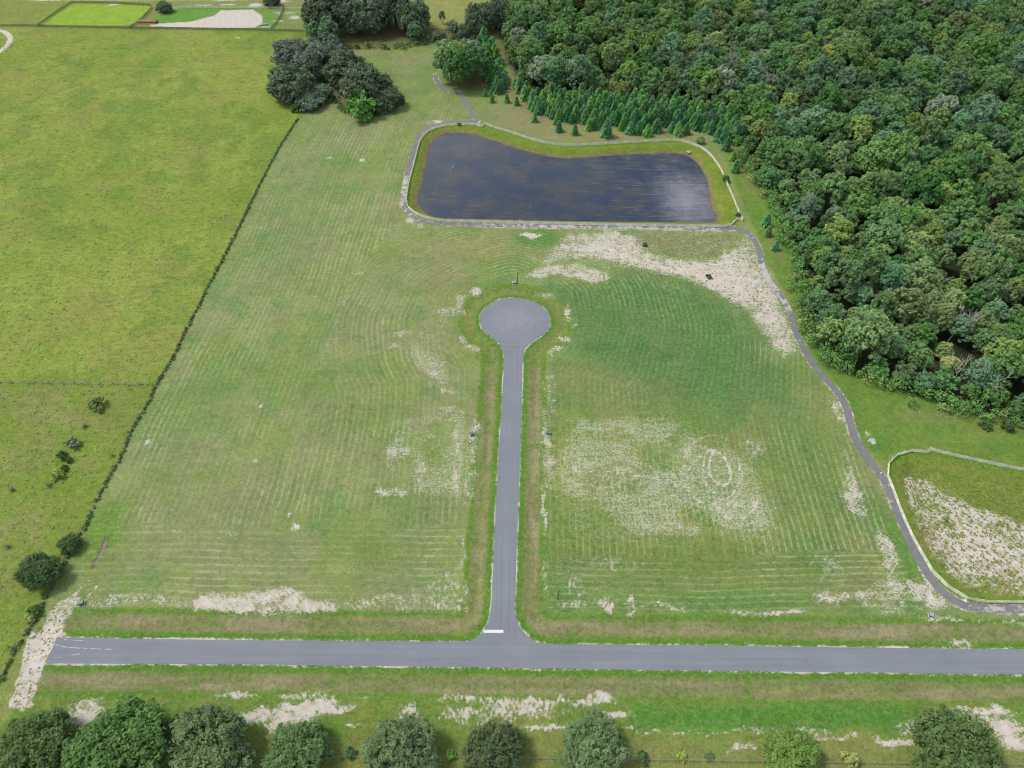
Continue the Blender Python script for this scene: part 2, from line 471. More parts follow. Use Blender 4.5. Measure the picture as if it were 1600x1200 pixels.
for (px, py, rx, ry, w, c) in [
    (470, 320, 60, 90, .35, (118, 148, 84)), (300, 640, 60, 70, .4, (112, 146, 78)), (560, 640, 70, 60, .35, (120, 142, 74)), (480, 600, 60, 40, .3, (112, 146, 74)),
    (650, 780, 60, 40, .4, (104, 140, 66)), (620, 850, 90, 40, .4, (112, 142, 72)), (160, 830, 26, 46, .8, (104, 146, 54)), (430, 760, 90, 40, .4, (142, 148, 100)),
    (700, 390, 60, 22, .6, (150, 150, 98)), (790, 385, 60, 18, .5, (150, 148, 92)), (840, 372, 36, 12, .9, (88, 142, 66)), (700, 440, 40, 26, .55, (146, 146, 92)), (640, 425, 60, 26, .5, (140, 150, 96)),
    (800, 415, 30, 16, .5, (100, 140, 74)), (690, 520, 36, 50, .5, (142, 148, 92)), (600, 480, 60, 40, .4, (132, 150, 96)), (500, 210, 40, 30, .35, (136, 152, 100)), (620, 100, 60, 26, .4, (112, 144, 74)),
    (720, 200, 16, 8, .3, (150, 150, 110)), (560, 70, 60, 10, .5, (150, 142, 92)), (640, 92, 30, 7, .5, (160, 148, 108)), (660, 235, 12, 50, .4, (148, 148, 96)), (615, 330, 16, 20, .5, (156, 150, 112)),
    (830, 178, 70, 28, .75, (150, 142, 104)), (930, 210, 60, 12, .7, (158, 144, 108)), (760, 170, 40, 26, .35, (130, 150, 88)), (1040, 214, 60, 10, .7, (150, 144, 100)), (1130, 240, 20, 16, .5, (138, 148, 84))]:
    blend(spot(px, py, rx, ry) * w * left, c)
# lush right-hand field
lush = zone([(860, 445), (940, 440), (1000, 425), (1080, 445), (1150, 480), (1210, 560), (1250, 590), (1240, 640), (1200, 640), (1060, 640), (1000, 600), (900, 560), (880, 540), (905, 500)], 9)
blend(lush * .9, (86, 132, 68)); blend(lush * .5 * ss(.46, .62, n12), (74, 124, 60)); blend(lush * .35 * ss(.5, .62, fbm(gx, gy, 7, 33)), (116, 136, 84))
zr = zone([(855, 560), (1260, 560), (1330, 680), (1400, 850), (1440, 930), (1440, 965), (850, 965)], 3)
blend(zr * (1 - lush) * .55, (112, 140, 72)); blend(zr * (1 - lush) * .5 * ss(.46, .6, fbm(gx, gy, 15, 50)), (88, 134, 66)); blend(zr * (1 - lush) * .45 * ss(.5, .62, fbm(gx, gy, 12, 51)), (138, 144, 84))
for (px, py, rx, ry, w, c) in [
    (930, 600, 60, 25, .55, (128, 142, 84)), (1000, 620, 70, 30, .4, (124, 140, 80)), (1290, 640, 30, 30, .5, (138, 148, 84)), (1250, 780, 60, 90, .4, (122, 142, 74)), (1340, 880, 40, 50, .55, (144, 142, 88)),
    (1000, 860, 160, 30, .6, (104, 134, 62)), (1100, 890, 160, 30, .5, (112, 138, 66)), (900, 820, 40, 22, .5, (92, 134, 62)), (1280, 870, 50, 40, .5, (84, 136, 66)), (1240, 700, 40, 60, .35, (90, 136, 68)),
    (1400, 850, 22, 60, .7, (96, 142, 62)), (1000, 935, 200, 14, .4, (100, 142, 66)), (1190, 940, 90, 16, .6, (90, 140, 66)), (880, 720, 20, 40, .4, (140, 154, 62))]:
    blend(spot(px, py, rx, ry) * w * left, c)
# east verge between trail and wood, bank tops
east = zone([(1150, 225), (1128, 235), (1170, 340), (1180, 360), (1200, 410), (1245, 490), (1255, 530), (1315, 612), (1335, 670), (1385, 735), (1390, 710), (1420, 703), (1452, 700), (1600, 732), (1800, 760), (1800, 690), (1600, 655), (1440, 610), (1300, 560), (1260, 500), (1250, 440), (1220, 340), (1180, 280)], .8, PTS)
blend(east, (112, 146, 62)); blend(east * .5 * ss(.5, .64, n12), (132, 148, 72)); blend(east * .55 * ss(.52, .66, n5), (94, 138, 58))
for (px, py, rx, ry, w, c) in [(1160, 250, 12, 40, .7, (142, 138, 88)), (1210, 380, 8, 30, .6, (146, 142, 92)), (1250, 490, 10, 30, .4, (144, 140, 92)), (1450, 650, 60, 12, .6, (140, 142, 88)), (1560, 670, 50, 14, .5, (130, 138, 78)), (1500, 690, 50, 10, .4, (118, 148, 62))]:
    blend(spot(px, py, rx, ry) * w, c)
tuft = np.maximum(tuft, east * .6)
# pond ring
dp = sdf(PTS, POND, 30)
ring = ss(.3, -.3, sdf(PTS, RINGZONE, 2))
blend(ring, (124, 148, 58)); blend(ring * .7 * ss(.48, .62, n5), (106, 142, 46)); blend(ring * .5 * ss(.5, .6, n12), (146, 150, 66))
shore = sdf(WP2, POND, 12)
blend(ring * ss(3.0, .9, shore), (140, 134, 88)); blend(ring * ss(.8, -.1, shore) * .8, (128, 112, 86))
blend(ss(.2, -1, dp), (74, 66, 56))
tuft = np.maximum(tuft, ring * .5)
dro = sdf(PTS, RINGZONE, 8)
blend(ss(5, 1, dro) * (dro > 0) * .35 * left, (136, 150, 66))
# basin on the right
bas = ss(.3, -.3, sdf(PTS, BASIN, 2))
db = sdf(WP2, BASIN, 40)
blend(bas, (124, 140, 60)); blend(bas * ss(.42, .6, n12), (140, 136, 76)); blend(bas * .6 * ss(.5, .62, n5), (108, 136, 44))
blend(bas * ss(-2.6, -1.0, db), (104, 146, 40))
tuft = np.maximum(tuft, bas)
# forest floor
ff = ss(2, -3, sdf(WP, FOREST, 8)); blend(ff, (60, 68, 44))
blend(ss(2.5, .5, sdf(WP, PINES, 6)) * .75, (142, 122, 90))
for poly in ([(440, 155), (470, 170), (520, 150), (560, 190), (610, 178), (632, 150), (600, 120), (520, 60), (440, 90)], [(560, 64), (500, 62), (520, 78), (600, 74), (700, 66), (760, 66), (770, 40), (650, 30), (520, 20)], [(695, 138), (700, 90), (760, 60), (785, 66), (792, 110), (800, 150), (770, 142), (730, 140)]):
    blend(zone(poly, 3.0) * .7, (104, 100, 62))
blend(zone([(782, 100), (776, 82), (772, 80), (776, 110), (786, 140), (800, 160), (812, 160), (796, 130)], .7, PTS) * .8, (150, 132, 92))
# roadside: distance bands
dr = sdf(PTS, ROAD, 16)
drw = dr + (n5 - .5) * .45
on = (dr < 16) * ss(8.0, 7.2, drw)
sw = on * (1 - zone([(85, 990), (118, 940), (100, 925), (30, 960), (-60, 1150), (45, 1120), (55, 1050), (70, 1036), (72, 1036)], .6, PTS))
blend(sw, (110, 142, 58))
n_l = fbm(gx, gy * 3, 9, 60)
blend(sw * ss(6.3, 5.6, drw) * ss(1.2, 2.3, drw) * (.66 + .34 * ss(.35, .6, n_l)), (141, 140, 98))
blend(sw * ss(3.0, 3.8, drw) * ss(5.0, 4.2, drw) * ss(.5, .64, fbm(gx, gy, 22, 61)) * .5, (118, 126, 92))
blend(sw * ss(2.3, .9, drw), (92, 138, 46)); blend(sw * ss(6.0, 6.5, drw) * ss(7.6, 7.0, drw) * .8, (98, 140, 50))
culr = ss(.5, .2, ldist(PTS, G([(803, 470), (803, 440)]), 10)) * 0
ismain = gy < g1(700, 958)[1]
stk = np.where(ismain, fbm(gx, gy * 8, 12, 62, 3), fbm(gx * 9, gy, 12, 63, 3))
blend(sw * ss(2.0, 3.0, drw) * ss(6.2, 5.4, drw) * ss(.50, .62, stk) * .55, (160, 152, 118))
blend(sw * ss(1.5, 2.4, drw) * ss(6.4, 5.6, drw) * ss(.50, .38, stk) * .45, (116, 136, 70))
crn = ss(10, 6, np.hypot(gx - g1(805, 503)[0], gy - g1(805, 503)[1]) - 14)
blend(sw * crn * .6 * ss(.6, 3, drw), (114, 144, 56))
cross = [((312, 1046), (303, 1080)), ((520, 1048), (520, 1086)), ((780, 1052), (780, 1090)), ((1168, 1058), (1170, 1094)), ((1383, 1058), (1396, 1096)), ((1500, 1060), (1520, 1100)),
         ((175, 963), (172, 990)), ((340, 962), (335, 992)), ((540, 964), (536, 992)), ((900, 966), (900, 1000)), ((1060, 966), (1060, 1000)), ((1260, 968), (1262, 1002)), ((1492, 970), (1502, 1010)),
         ((745, 560), (783, 560)), ((820, 570), (850, 570)), ((822, 696), (845, 696)), ((745, 730), (775, 730)), ((735, 850), (770, 850)), ((812, 860), (845, 860))]
for a, b in cross:
    blend(ss(1.2, .3, ldist(WP2, G([a, b]), 4)) * (.25 + .5 * ((a[0] * 7) % 10) / 10), (98, 142, 52))
dry = np.maximum(dry, sw * ss(1.5, 2.5, drw) * ss(5.8, 4.9, drw) * .5); dry = dry * (1 - ring) * (1 - east * .6)
mows = mows * (.55 + .45 * ss(.4, .6, fbm(gx, gy, 12, 97))) * (1 - sw) * (1 - .35 * lush)
# strip below the main road
bot = zone([(40, 1090), (400, 1088), (1000, 1094), (1800, 1104), (1900, 1260), (-100, 1260)], .5, PTS)
blend(bot, (116, 144, 62)); blend(bot * .6 * ss(.46, .62, n12), (138, 144, 70)); blend(bot * .5 * ss(.5, .62, n5), (96, 140, 56))
blend(bot * zone([(980, 1096), (1450, 1100), (1400, 1140), (1250, 1145), (990, 1140)], 1.2) * .85, (84, 140, 52))
blend(zone([(-50, 1150), (400, 1150), (1000, 1150), (1700, 1160), (1750, 1260), (-100, 1260)], 1.5) * .6, (140, 142, 84))
tuft = np.maximum(tuft, bot * .6)
# pond path verge, wheel ruts, paddocks in the far corner
blend(zone([(60, 38), (115, 5), (238, 8), (215, 36), (180, 40), (100, 40)], .5, PTS), (150, 182, 66)); blend(zone([(-300, 38), (58, 38), (108, 4), (60, -8), (-300, -8)], .5, PTS), (140, 152, 76))
blend(zone([(232, 35), (250, 22), (300, 10), (420, 13), (470, 12), (480, 47), (420, 46), (300, 45)], .6, PTS), (118, 156, 76)); blend(zone([(418, 14), (500, 14), (500, 48), (420, 46), (440, 30)], .5, PTS), (134, 152, 86))
blend(zone([(238, 34), (262, 18), (300, 11), (390, 11), (360, 18), (330, 18), (300, 30)], .4, PTS) * .9, (106, 160, 66))
blend(zone([(200, 3), (480, 1), (480, 11), (240, 9)], .5), (140, 148, 92)); blend(zone([(-200, -4), (200, 2), (500, -1), (500, -30), (-200, -30)], .8, PTS) * .6, (170, 182, 96))
blend(zone([(560, 0), (800, 3), (780, 30), (690, 45), (660, 30)], 1.0, PTS) * .8, (156, 158, 92))

def put_sand(m, w):
    global sand
    sand = np.maximum(sand, m * w)
def put_speck(m, w):
    global speck
    speck = np.maximum(speck, m * w)
# bare sand
put_sand(zone([(845, 412), (870, 385), (890, 364), (960, 362), (1000, 368), (1010, 392), (1060, 404), (1120, 405), (1150, 380), (1165, 368), (1188, 400), (1204, 440), (1230, 490), (1245, 540), (1225, 560), (1200, 530), (1172, 490), (1130, 462), (1080, 440), (1030, 427), (980, 415), (920, 402), (880, 405)], 3.5), .74)
put_sand(zone([(860, 392), (890, 372), (940, 376), (1000, 400), (1070, 412), (1150, 400), (1190, 430), (1215, 480), (1180, 480), (1130, 455), (1060, 430), (980, 415), (920, 400)], 4), .88)
put_sand(zone([(822, 432), (850, 415), (900, 410), (950, 425), (960, 438), (920, 440), (880, 430), (845, 436)], 1.5), .68)
put_sand(zone([(1000, 365), (1060, 362), (1160, 364), (1120, 405), (1050, 400), (1005, 388)], 1.5), .22)
blend(zone([(990, 366), (1145, 366), (1120, 400), (1050, 398), (1000, 388)], 1.5) * .8, (134, 136, 92))
put_sand(zone([(300, 936), (330, 926), (380, 928), (450, 915), (480, 935), (530, 938), (528, 956), (420, 958), (310, 954)], 1.4), .80)
put_sand(zone([(130, 928), (300, 930), (300, 950), (160, 952), (126, 950)], .8), .42)
put_sand(zone([(530, 935), (640, 925), (700, 890), (728, 890), (726, 955), (560, 958)], 1.2), .40)
track = zone([(104, 934), (124, 938), (112, 960), (99, 976), (97, 988), (112, 996), (88, 1000), (72, 1036), (66, 1046), (54, 1068), (52, 1085), (54, 1100), (38, 1108), (12, 1104), (20, 1080), (32, 1045), (42, 1000), (46, 984), (62, 984), (76, 960), (90, 940)], .5, WP2)
blend(zone([(50, 985), (100, 980), (75, 1040), (30, 1045)], 1, WP2) * .5, (170, 150, 120))
put_sand(track, .80); put_sand(track * zone([(60, 978), (130, 970), (90, 1000), (72, 1036), (60, 1046), (25, 1050), (30, 1010)], .8), 1.06)
put_sand(ss(.9, .3, ldist(WP2, G([(112, 935), (128, 915), (142, 905)]), 4)), .55); put_sand(ss(.9, .2, ldist(WP2, G([(134, 933), (152, 916)]), 4)), .5)
blend(ss(1.1, .5, ldist(WP2, G([(166, 845), (158, 862), (146, 885)]), 4)) * .85, (112, 100, 92)); blend(ss(.5, .2, ldist(WP2, G([(167, 846), (150, 880)]), 4)) * .6, (176, 168, 154))
for (px, py, rx, ry, w) in [(135, 1112, 26, 22, .85), (345, 1086, 20, 6, .5), (380, 1088, 34, 4, .75), (400, 1118, 40, 12, .9), (455, 1130, 40, 22, .9), (490, 1105, 50, 14, .92), (530, 1108, 22, 8, .8), (480, 1086, 60, 4, .6), (560, 1088, 16, 4, .7), (640, 1115, 26, 16, .6),
    (550, 1133, 16, 2.5, .8), (740, 1093, 60, 6, .68), (720, 1115, 34, 10, .78), (800, 1112, 80, 14, .62), (830, 1097, 80, 6, .72), (930, 1092, 30, 8, .7), (960, 1117, 24, 6, .85), (850, 1140, 40, 4, .85), (760, 1130, 40, 5, .55), (1010, 1141, 40, 2.5, .7), (1090, 1145, 60, 3, .6), (1170, 1142, 30, 5, .6),
    (1165, 1168, 26, 8, .6), (1250, 1142, 50, 6, .6), (1310, 1150, 60, 3.5, .7), (1400, 1160, 34, 8, .85), (1440, 1132, 36, 10, .92), (1480, 1122, 34, 10, .85), (1535, 1112, 46, 10, .9), (1570, 1135, 36, 16, .8), (1590, 1160, 30, 14, .8), (1420, 1145, 20, 3, .7), (1480, 1130, 30, 14, .8),
    (745, 455, 12, 6, .75), (722, 465, 10, 8, .62), (700, 487, 18, 7, .55), (718, 484, 8, 12, .6), (725, 530, 8, 6, .6), (738, 545, 12, 6, .6), (760, 450, 14, 3, .5), (853, 462, 16, 4, .6), (888, 488, 6, 14, .6), (896, 505, 6, 8, .4), (884, 530, 10, 5, .75), (870, 545, 12, 4, .7), (858, 553, 7, 7, .5),
    (740, 690, 9, 40, .6), (735, 750, 9, 40, .5), (713, 750, 5, 30, .5), (723, 880, 6, 50, .4), (712, 690, 6, 30, .45), (851, 690, 6, 60, .55), (856, 720, 14, 40, .6), (851, 800, 5, 40, .6), (850, 900, 5, 40, .5), (858, 610, 10, 40, .42),
    (950, 945, 14, 10, .75), (985, 945, 8, 14, .7), (1030, 945, 60, 4, .5), (1060, 952, 14, 4, .7), (900, 945, 30, 6, .5), (1220, 955, 36, 4, .8), (1160, 958, 30, 5, .55),
    (1345, 933, 55, 9, .78), (1300, 935, 24, 14, .6), (1400, 922, 30, 22, .6), (1440, 925, 30, 22, .72), (1390, 945, 40, 14, .5), (1460, 940, 20, 14, .8), (1335, 780, 16, 34, .62), (1330, 745, 12, 16, .5), (1385, 855, 14, 26, .66), (1372, 835, 10, 14, .6), (1300, 890, 34, 22, .42), (1390, 890, 14, 22, .5),
    (1500, 968, 46, 2.5, .6), (1575, 972, 26, 3, .7), (1505, 1006, 22, 6, .55), (1310, 640, 12, 26, .45), (1330, 680, 10, 20, .4), (1325, 720, 10, 20, .35), (1453, 966, 16, 5, .7), (1230, 545, 16, 14, .5),
    (684, 190, 9, 2.2, 1.0), (670, 192, 14, 2, .55), (565, 250, 5, 2, .9), (514, 247, 6, 2.5, .7), (400, 718, 4, 3, .9), (234, 688, 5, 4, .9), (410, 634, 4, 3, .9), (460, 822, 7, 6, .7), (360, 833, 12, 5, .6), (450, 805, 5, 4, .8), (275, 832, 6, 4, .4), (560, 427, 12, 5, .5), (530, 475, 10, 5, .45), (525, 530, 8, 4, .4), (830, 368, 16, 4, .9), (640, 345, 8, 6, .7), (655, 352, 10, 4, .5),
    (612, 768, 26, 7, .62), (625, 705, 30, 16, .42), (655, 745, 12, 36, .42), (680, 580, 16, 26, .42), (622, 520, 14, 4, .5), (614, 540, 12, 4, .5), (660, 525, 6, 6, .5), (700, 610, 14, 6, .5), (700, 640, 20, 8, .42), (1000, 745, 120, 26, .36), (900, 735, 36, 26, .38), (1160, 795, 44, 20, .42), (1045, 822, 60, 8, .45), (1080, 700, 20, 14, .42), (1180, 700, 20, 20, .38), (960, 880, 40, 10, .4), (900, 910, 24, 20, .42),
    (622, 355, 8, 6, .35), (372, 60, 3, 1.2, 1.0), (1363, 689, 5, 4, 1.05), (1354, 678, 4, 4, .6)]:
    put_sand(spot(px, py, rx, ry, .7, WP2), w)
put_sand(zone([(1412, 745), (1450, 742), (1480, 762), (1520, 782), (1560, 798), (1600, 812), (1700, 830), (1700, 930), (1600, 930), (1530, 924), (1490, 905), (1462, 872), (1440, 830), (1422, 790)], 2.0), .70)
put_sand(zone([(1480, 805), (1520, 800), (1600, 840), (1700, 850), (1700, 905), (1560, 905), (1500, 880), (1470, 840)], 3.0), .84)
put_sand(zone([(232, 38), (300, 33.5), (335, 24), (345, 16), (396, 15), (410, 25), (410, 36), (398, 43), (330, 44), (236, 41)], .4, PTS), 1.06)
blend(zone([(300, 36), (345, 26), (395, 24), (398, 34), (340, 41)], 1.5) * 0.0, (190, 170, 160))
put_sand(ss(1.8, 1.1, ldist(PTS, smooth_line(G([(-30, 44), (0, 48), (10, 52), (16, 59), (13, 68), (4, 77), (-14, 90), (-60, 120)]), 2), 5)), 1.1)
for (px, py, rx, ry, w) in [(180, 7, 10, 1.6, 1.0), (400, 8, 10, 3, 1.0), (355, 7, 14, 1.5, .8), (320, 8, 16, 1.2, .7), (460, 27, 10, 3, .8), (445, 20, 20, 3, .5), (435, 33, 10, 1.2, 1.0), (416, 42, 10, 1.2, 1.0), (440, 2, 14, 2, .9), (350, 1, 20, 1, .8), (270, 12, 12, 2, .8), (70, 1, 30, .8, .8)]:
    put_sand(spot(px, py, rx, ry, .5, WP2), w)
# sandy crumbs along the asphalt edge and the trail
edge_n = ss(.42, .55, fbm(gx, gy, 7, 70))
put_sand((dr < 16) * ss(.75, .1, dr + (n5 - .5) * .3), .55)
put_sand((dr < 16) * ss(.6, .1, dr) * edge_n, .95)
dpath = np.minimum(ldist(PTS, RING[:, :2], 6), ldist(PTS, PATH[:, :2], 6))
put_sand(ss(2.0, 1.3, dpath) * ss(.45, .6, fbm(gx, gy, 8, 71)), .6)
put_sand(ss(2.6, 1.5, dpath) * zone([(760, 346), (1150, 350), (1150, 366), (760, 360)], .5), .62)
# speckled thin turf
put_speck(zone([(612, 515), (640, 512), (690, 555), (735, 580), (745, 600), (745, 640), (690, 612), (640, 575)], 5), .76)
put_speck(zone([(600, 660), (640, 640), (742, 610), (742, 700), (738, 790), (600, 780), (590, 740)], 5), .74)
put_speck(zone([(860, 640), (1060, 640), (1150, 690), (1200, 740), (1230, 830), (1170, 860), (1000, 850), (860, 780)], 6), .78)
put_speck(zone([(870, 760), (1240, 750), (1220, 860), (1010, 870), (880, 840)], 3), .58)
put_speck(zone([(860, 850), (1000, 860), (1000, 950), (856, 955)], 3), .52)
put_speck(zone([(1180, 820), (1300, 850), (1290, 940), (1240, 940), (1180, 880)], 5), .3)
put_speck(zone([(640, 880), (740, 880), (726, 950), (620, 950)], 3), .55)
put_speck(zone([(1270, 720), (1340, 730), (1400, 850), (1470, 950), (1290, 950), (1250, 860)], 5), .50)
put_speck(zone([(650, 480), (715, 440), (715, 500), (730, 560), (745, 640), (700, 640), (640, 560)], 4), .58)
put_speck(zone([(820, 400), (900, 360), (1160, 362), (1250, 560), (1200, 570), (1120, 480), (980, 445), (830, 450)], 3), .62)
put_speck(zone([(120, 905), (560, 890), (730, 860), (730, 958), (120, 955)], 3), .42)
put_speck(left * .36 * ss(.42, .62, fbm(gx, gy, 12, 80)), 1.0)
put_speck(bot * .3, 1.0); put_speck(lush * .1, 1.0)
speck *= (1 - sw) * (1 - east) * (1 - ring) * (.78 + .3 * ss(.34, .62, fbm(gx, gy, 9, 88, 4)))
yel = np.maximum(spot(890, 760, 36, 60) * .8, zone([(860, 640), (1060, 640), (1200, 740), (1220, 860), (870, 860)], 3) * .62)
yel = np.maximum(yel, spot(725, 800, 40, 140) * .35)
yel = np.maximum(yel, low * .2)
# wheel tracks (doughnuts) in the speckled patch
tw = np.zeros(N)
def arc(px, py, rx, ry, a0, a1, rot=0, n=28):
    o = []
    for i in range(n + 1):
        a = math.radians(a0 + (a1 - a0) * i / n)
        x, y = rx * math.cos(a), -ry * math.sin(a)
        r = math.radians(rot)
        o.append((px + x * math.cos(r) - y * math.sin(r), py + x * math.sin(r) + y * math.cos(r)))
    return o
rings = [(G(arc(1112, 730, 44, 50, 60 + 40 * i, 170 + 37 * i, 10 * i)), .2, .55) for i in range(5)] + [(G(arc(1070 + 9 * i, 742 + 7 * i, 20 + 4 * i, 26 + 3 * i, 150 + 20 * i, 300 + 10 * i)), .18, .5) for i in range(5)] + [(G([(860 + 0 * i, 765 + 6 * i), (960, 758 + 7 * i), (1060, 745 + 4 * i)]), .15, .35) for i in range(4)] + [(smooth_line(G([(1111, 703), (1124, 707), (1135, 720), (1141, 738), (1140, 752), (1130, 758), (1117, 752), (1108, 738), (1109, 722), (1112, 710), (1118, 704)]), 1.0), .33, 1.0),
    (G(arc(1124, 734, 26, 38, 120, 300)), .25, .6), (G(arc(1128, 738, 28, 42, -100, 70)), .25, .65), (G(arc(1126, 744, 34, 46, -120, 40)), .4, .6),
    (G(arc(1105, 742, 38, 44, 90, 300)), .3, .6), (G(arc(1100, 740, 56, 60, 180, 280)), .3, .5), (G(arc(1150, 770, 34, 42, 200, 350)), .35, .75), (G(arc(1158, 776, 36, 44, 220, 340)), .3, .5),
    (G(arc(1150, 790, 46, 34, 200, 330)), .3, .5), (G([(1085, 690), (1100, 700), (1111, 706)]), .5, .6), (G(arc(1066, 738, 26, 30, 200, 330)), .3, .5), (G([(1040, 740), (1066, 752), (1072, 776), (1100, 784)]), .4, .5),
    (G([(1048, 742), (1075, 735), (1090, 716), (1110, 704)]), .3, .6)]
for ln, wd, w in rings:
    tw = np.maximum(tw, ss(wd + .28, wd * .3, ldist(PTS, ln, 3)) * w)
put_sand(tw, .90)
put_speck(zone([(1040, 690), (1120, 690), (1190, 730), (1210, 800), (1120, 820), (1040, 780)], 4), .8)
sand *= np.where(ff > .5, 0, 1)
sand = np.where(sand < 1.0, sand * (.42 + 1.0 * (.6 * fbm(gx, gy, 9, 77, 4) + .4 * fbm(gx, gy * 2.2, 4, 78, 3))), sand)
sand = np.where((sand < .05), 0, sand)
# field hollows and pads stay green where the road shoulder is lush
cols = lin(np.clip(base, 0, 255)) / K
Z = height(PTS)
me = bpy.data.meshes.new('ground')
nr, nc = len(yy), len(uu)
me.vertices.add(N)
me.vertices.foreach_set('co', np.column_stack([gx, gy, Z]).astype(np.float32).reshape(-1))
ii = (np.arange(nr - 1)[:, None] * nc + np.arange(nc - 1)[None, :]).reshape(-1)
fq = np.stack([ii, ii + 1, ii + 1 + nc, ii + nc], 1).astype(np.int32)
me.loops.add(len(fq) * 4)
me.loops.foreach_set('vertex_index', fq.reshape(-1))
me.polygons.add(len(fq))
me.polygons.foreach_set('loop_start', np.arange(0, len(fq) * 4, 4, dtype=np.int32))
me.polygons.foreach_set('use_smooth', np.ones(len(fq), bool))
def add_col(name, a):
    at = me.attributes.new(name, 'FLOAT_COLOR', 'POINT')
    at.data.foreach_set('color', np.clip(a, 0, 4).astype(np.float32).reshape(-1))
add_col('base', np.column_stack([cols, np.ones(N)]))
add_col('msk', np.column_stack([sand, speck, mows, np.ones(N)]))
add_col('msk2', np.column_stack([dry, tuft, yel, np.ones(N)]))
at = me.attributes.new('mow', 'FLOAT', 'POINT')
at.data.foreach_set('value', mow.astype(np.float32))
me.update(calc_edges=True)

m = NT('ground_turf_and_sand')
P3 = m.pos()
b = m.attr('base')
ms = m.node('ShaderNodeSeparateColor', {0: m.attr('msk')}); msn = ms.node
m2 = m.node('ShaderNodeSeparateColor', {0: m.attr('msk2')}).node
SA, SP, MW = msn.outputs[0], msn.outputs[1], msn.outputs[2]
DR, TU, YE = m2.outputs[0], m2.outputs[1], m2.outputs[2]
nA = m.noise(P3, 0.12, 4, .6); nB = m.noise(P3, 0.55, 4, .65); nC = m.noise(P3, 1.7, 3, .7); nD = m.noise(P3, 0.9, 3, .7)
nT = m.noise(m.scale(P3, (0.75, 1.3, 1)), 0.42, 5, .72)
def mul(c, f):
    return m.mix(1.0, c, m.node('ShaderNodeCombineColor', {0: f, 1: f, 2: f}), 'MULTIPLY')
c = mul(b, m.rng(nA, .3, .7, .90, 1.10, False))
c = mul(c, m.rng(nB, .3, .7, .86, 1.14, False))
c = mul(c, m.rng(nC, .28, .72, .70, 1.30, False))
nE = m.noise(P3, .38, 5, .75)
c = m.mix(m.rng(nE, .52, .64, 0, .8), c, m.mix(1.0, c, (1.16, 1.03, 1.12), 'MULTIPLY'))
c = m.mix(m.rng(nE, .48, .36, 0, .8), c, m.mix(1.0, c, (.84, .97, .80), 'MULTIPLY'))
c = m.mix(m.math('MULTIPLY', m.rng(nT, .50, .36), m.math('MULTIPLY', TU, .55)), c, m.mix(1.0, c, (.52, .68, .46), 'MULTIPLY'))
c = m.mix(m.math('MULTIPLY', m.rng(nT, .54, .68), m.math('MULTIPLY', TU, .45)), c, m.mix(1.0, c, (1.34, 1.26, 1.2), 'MULTIPLY'))
c = m.mix(m.math('MULTIPLY', m.rng(nD, .48, .62), m.math('MULTIPLY', DR, .65)), c, alb(164, 162, 124))
# mowing windrows
fr = m.math('FRACT', m.math('DIVIDE', m.math('ADD', m.attr('mow', 'Fac'), m.math('MULTIPLY', nB, .5)), 1.75))
tri = m.math('ABSOLUTE', m.math('SUBTRACT', fr, .5))
ln = m.rng(tri, .30, .43)
brk = m.math('MULTIPLY', m.rng(m.noise(P3, .55, 4, .8), .34, .60), m.rng(m.noise(P3, .06, 3, .6), .38, .58, .35, 1))
c = m.mix(m.math('MULTIPLY', m.math('MULTIPLY', ln, brk), m.math('MULTIPLY', MW, .78)), c, alb(186, 186, 142))
c = m.mix(m.math('MULTIPLY', m.rng(tri, .22, .06), m.math('MULTIPLY', MW, .26)), c, m.mix(1.0, c, (.80, .90, .76), 'MULTIPLY'))
fr5 = m.math('ABSOLUTE', m.math('SUBTRACT', m.math('FRACT', m.math('DIVIDE', m.attr('mow', 'Fac'), 5.25)), .5))
c = mul(c, m.math('ADD', 1.0, m.math('MULTIPLY', m.math('MULTIPLY', m.math('SUBTRACT', m.rng(fr5, .12, .38), .5), MW), .09)))
# yellow-green weeds, pale crumbs
c = m.mix(m.math('MULTIPLY', m.rng(m.noise(P3, .8, 4, .8), .50, .60), m.math('MULTIPLY', YE, .85)), c, alb(160, 170, 62))
spn = m.math('ADD', m.math('MULTIPLY', m.noise(P3, 1.5, 4, .85), .75), m.math('MULTIPLY', m.noise(m.scale(P3, (.35, 1.1, 1)), .7, 3, .7), .25))
spt = m.math('SUBTRACT', .735, m.math('MULTIPLY', SP, .335))
spm = m.math('MULTIPLY', m.math('SUBTRACT', spn, spt), 9.0, clamp=True)
spm = m.math('MULTIPLY', spm, m.rng(SP, .02, .2))
c = m.mix(m.math('MULTIPLY', spm, .8), c, alb(204, 205, 180))
# bare sand with clumps of grass
sn = m.math('ADD', m.math('MULTIPLY', m.noise(P3, .34, 6, .75), .42), m.math('MULTIPLY', m.noise(P3, 1.35, 4, .85), .58))
snu = m.math('ADD', m.math('MULTIPLY', m.math('SUBTRACT', sn, .5), 4.6), .5)
smask = m.math('ADD', m.math('MULTIPLY', m.math('SUBTRACT', SA, snu), 3.0), .32, clamp=True)
smask = m.math('MULTIPLY', smask, m.rng(SA, .04, .2))
scol = m.mix(m.rng(nB, .3, .7), alb(226, 219, 208), alb(208, 196, 182))
scol = m.mix(m.rng(nC, .62, .72, 0, .45), scol, alb(168, 160, 136))
c = m.mix(smask, c, scol)
bmp = m.node('ShaderNodeBump', {'Strength': .35, 'Distance': .25, 'Height': nC})
m.bsdf(c, .95, .08, bmp)
me.materials.append(m.m)
ground = bpy.data.objects.new('ground', me)
COL.objects.link(ground)
tag(ground, kind='structure')

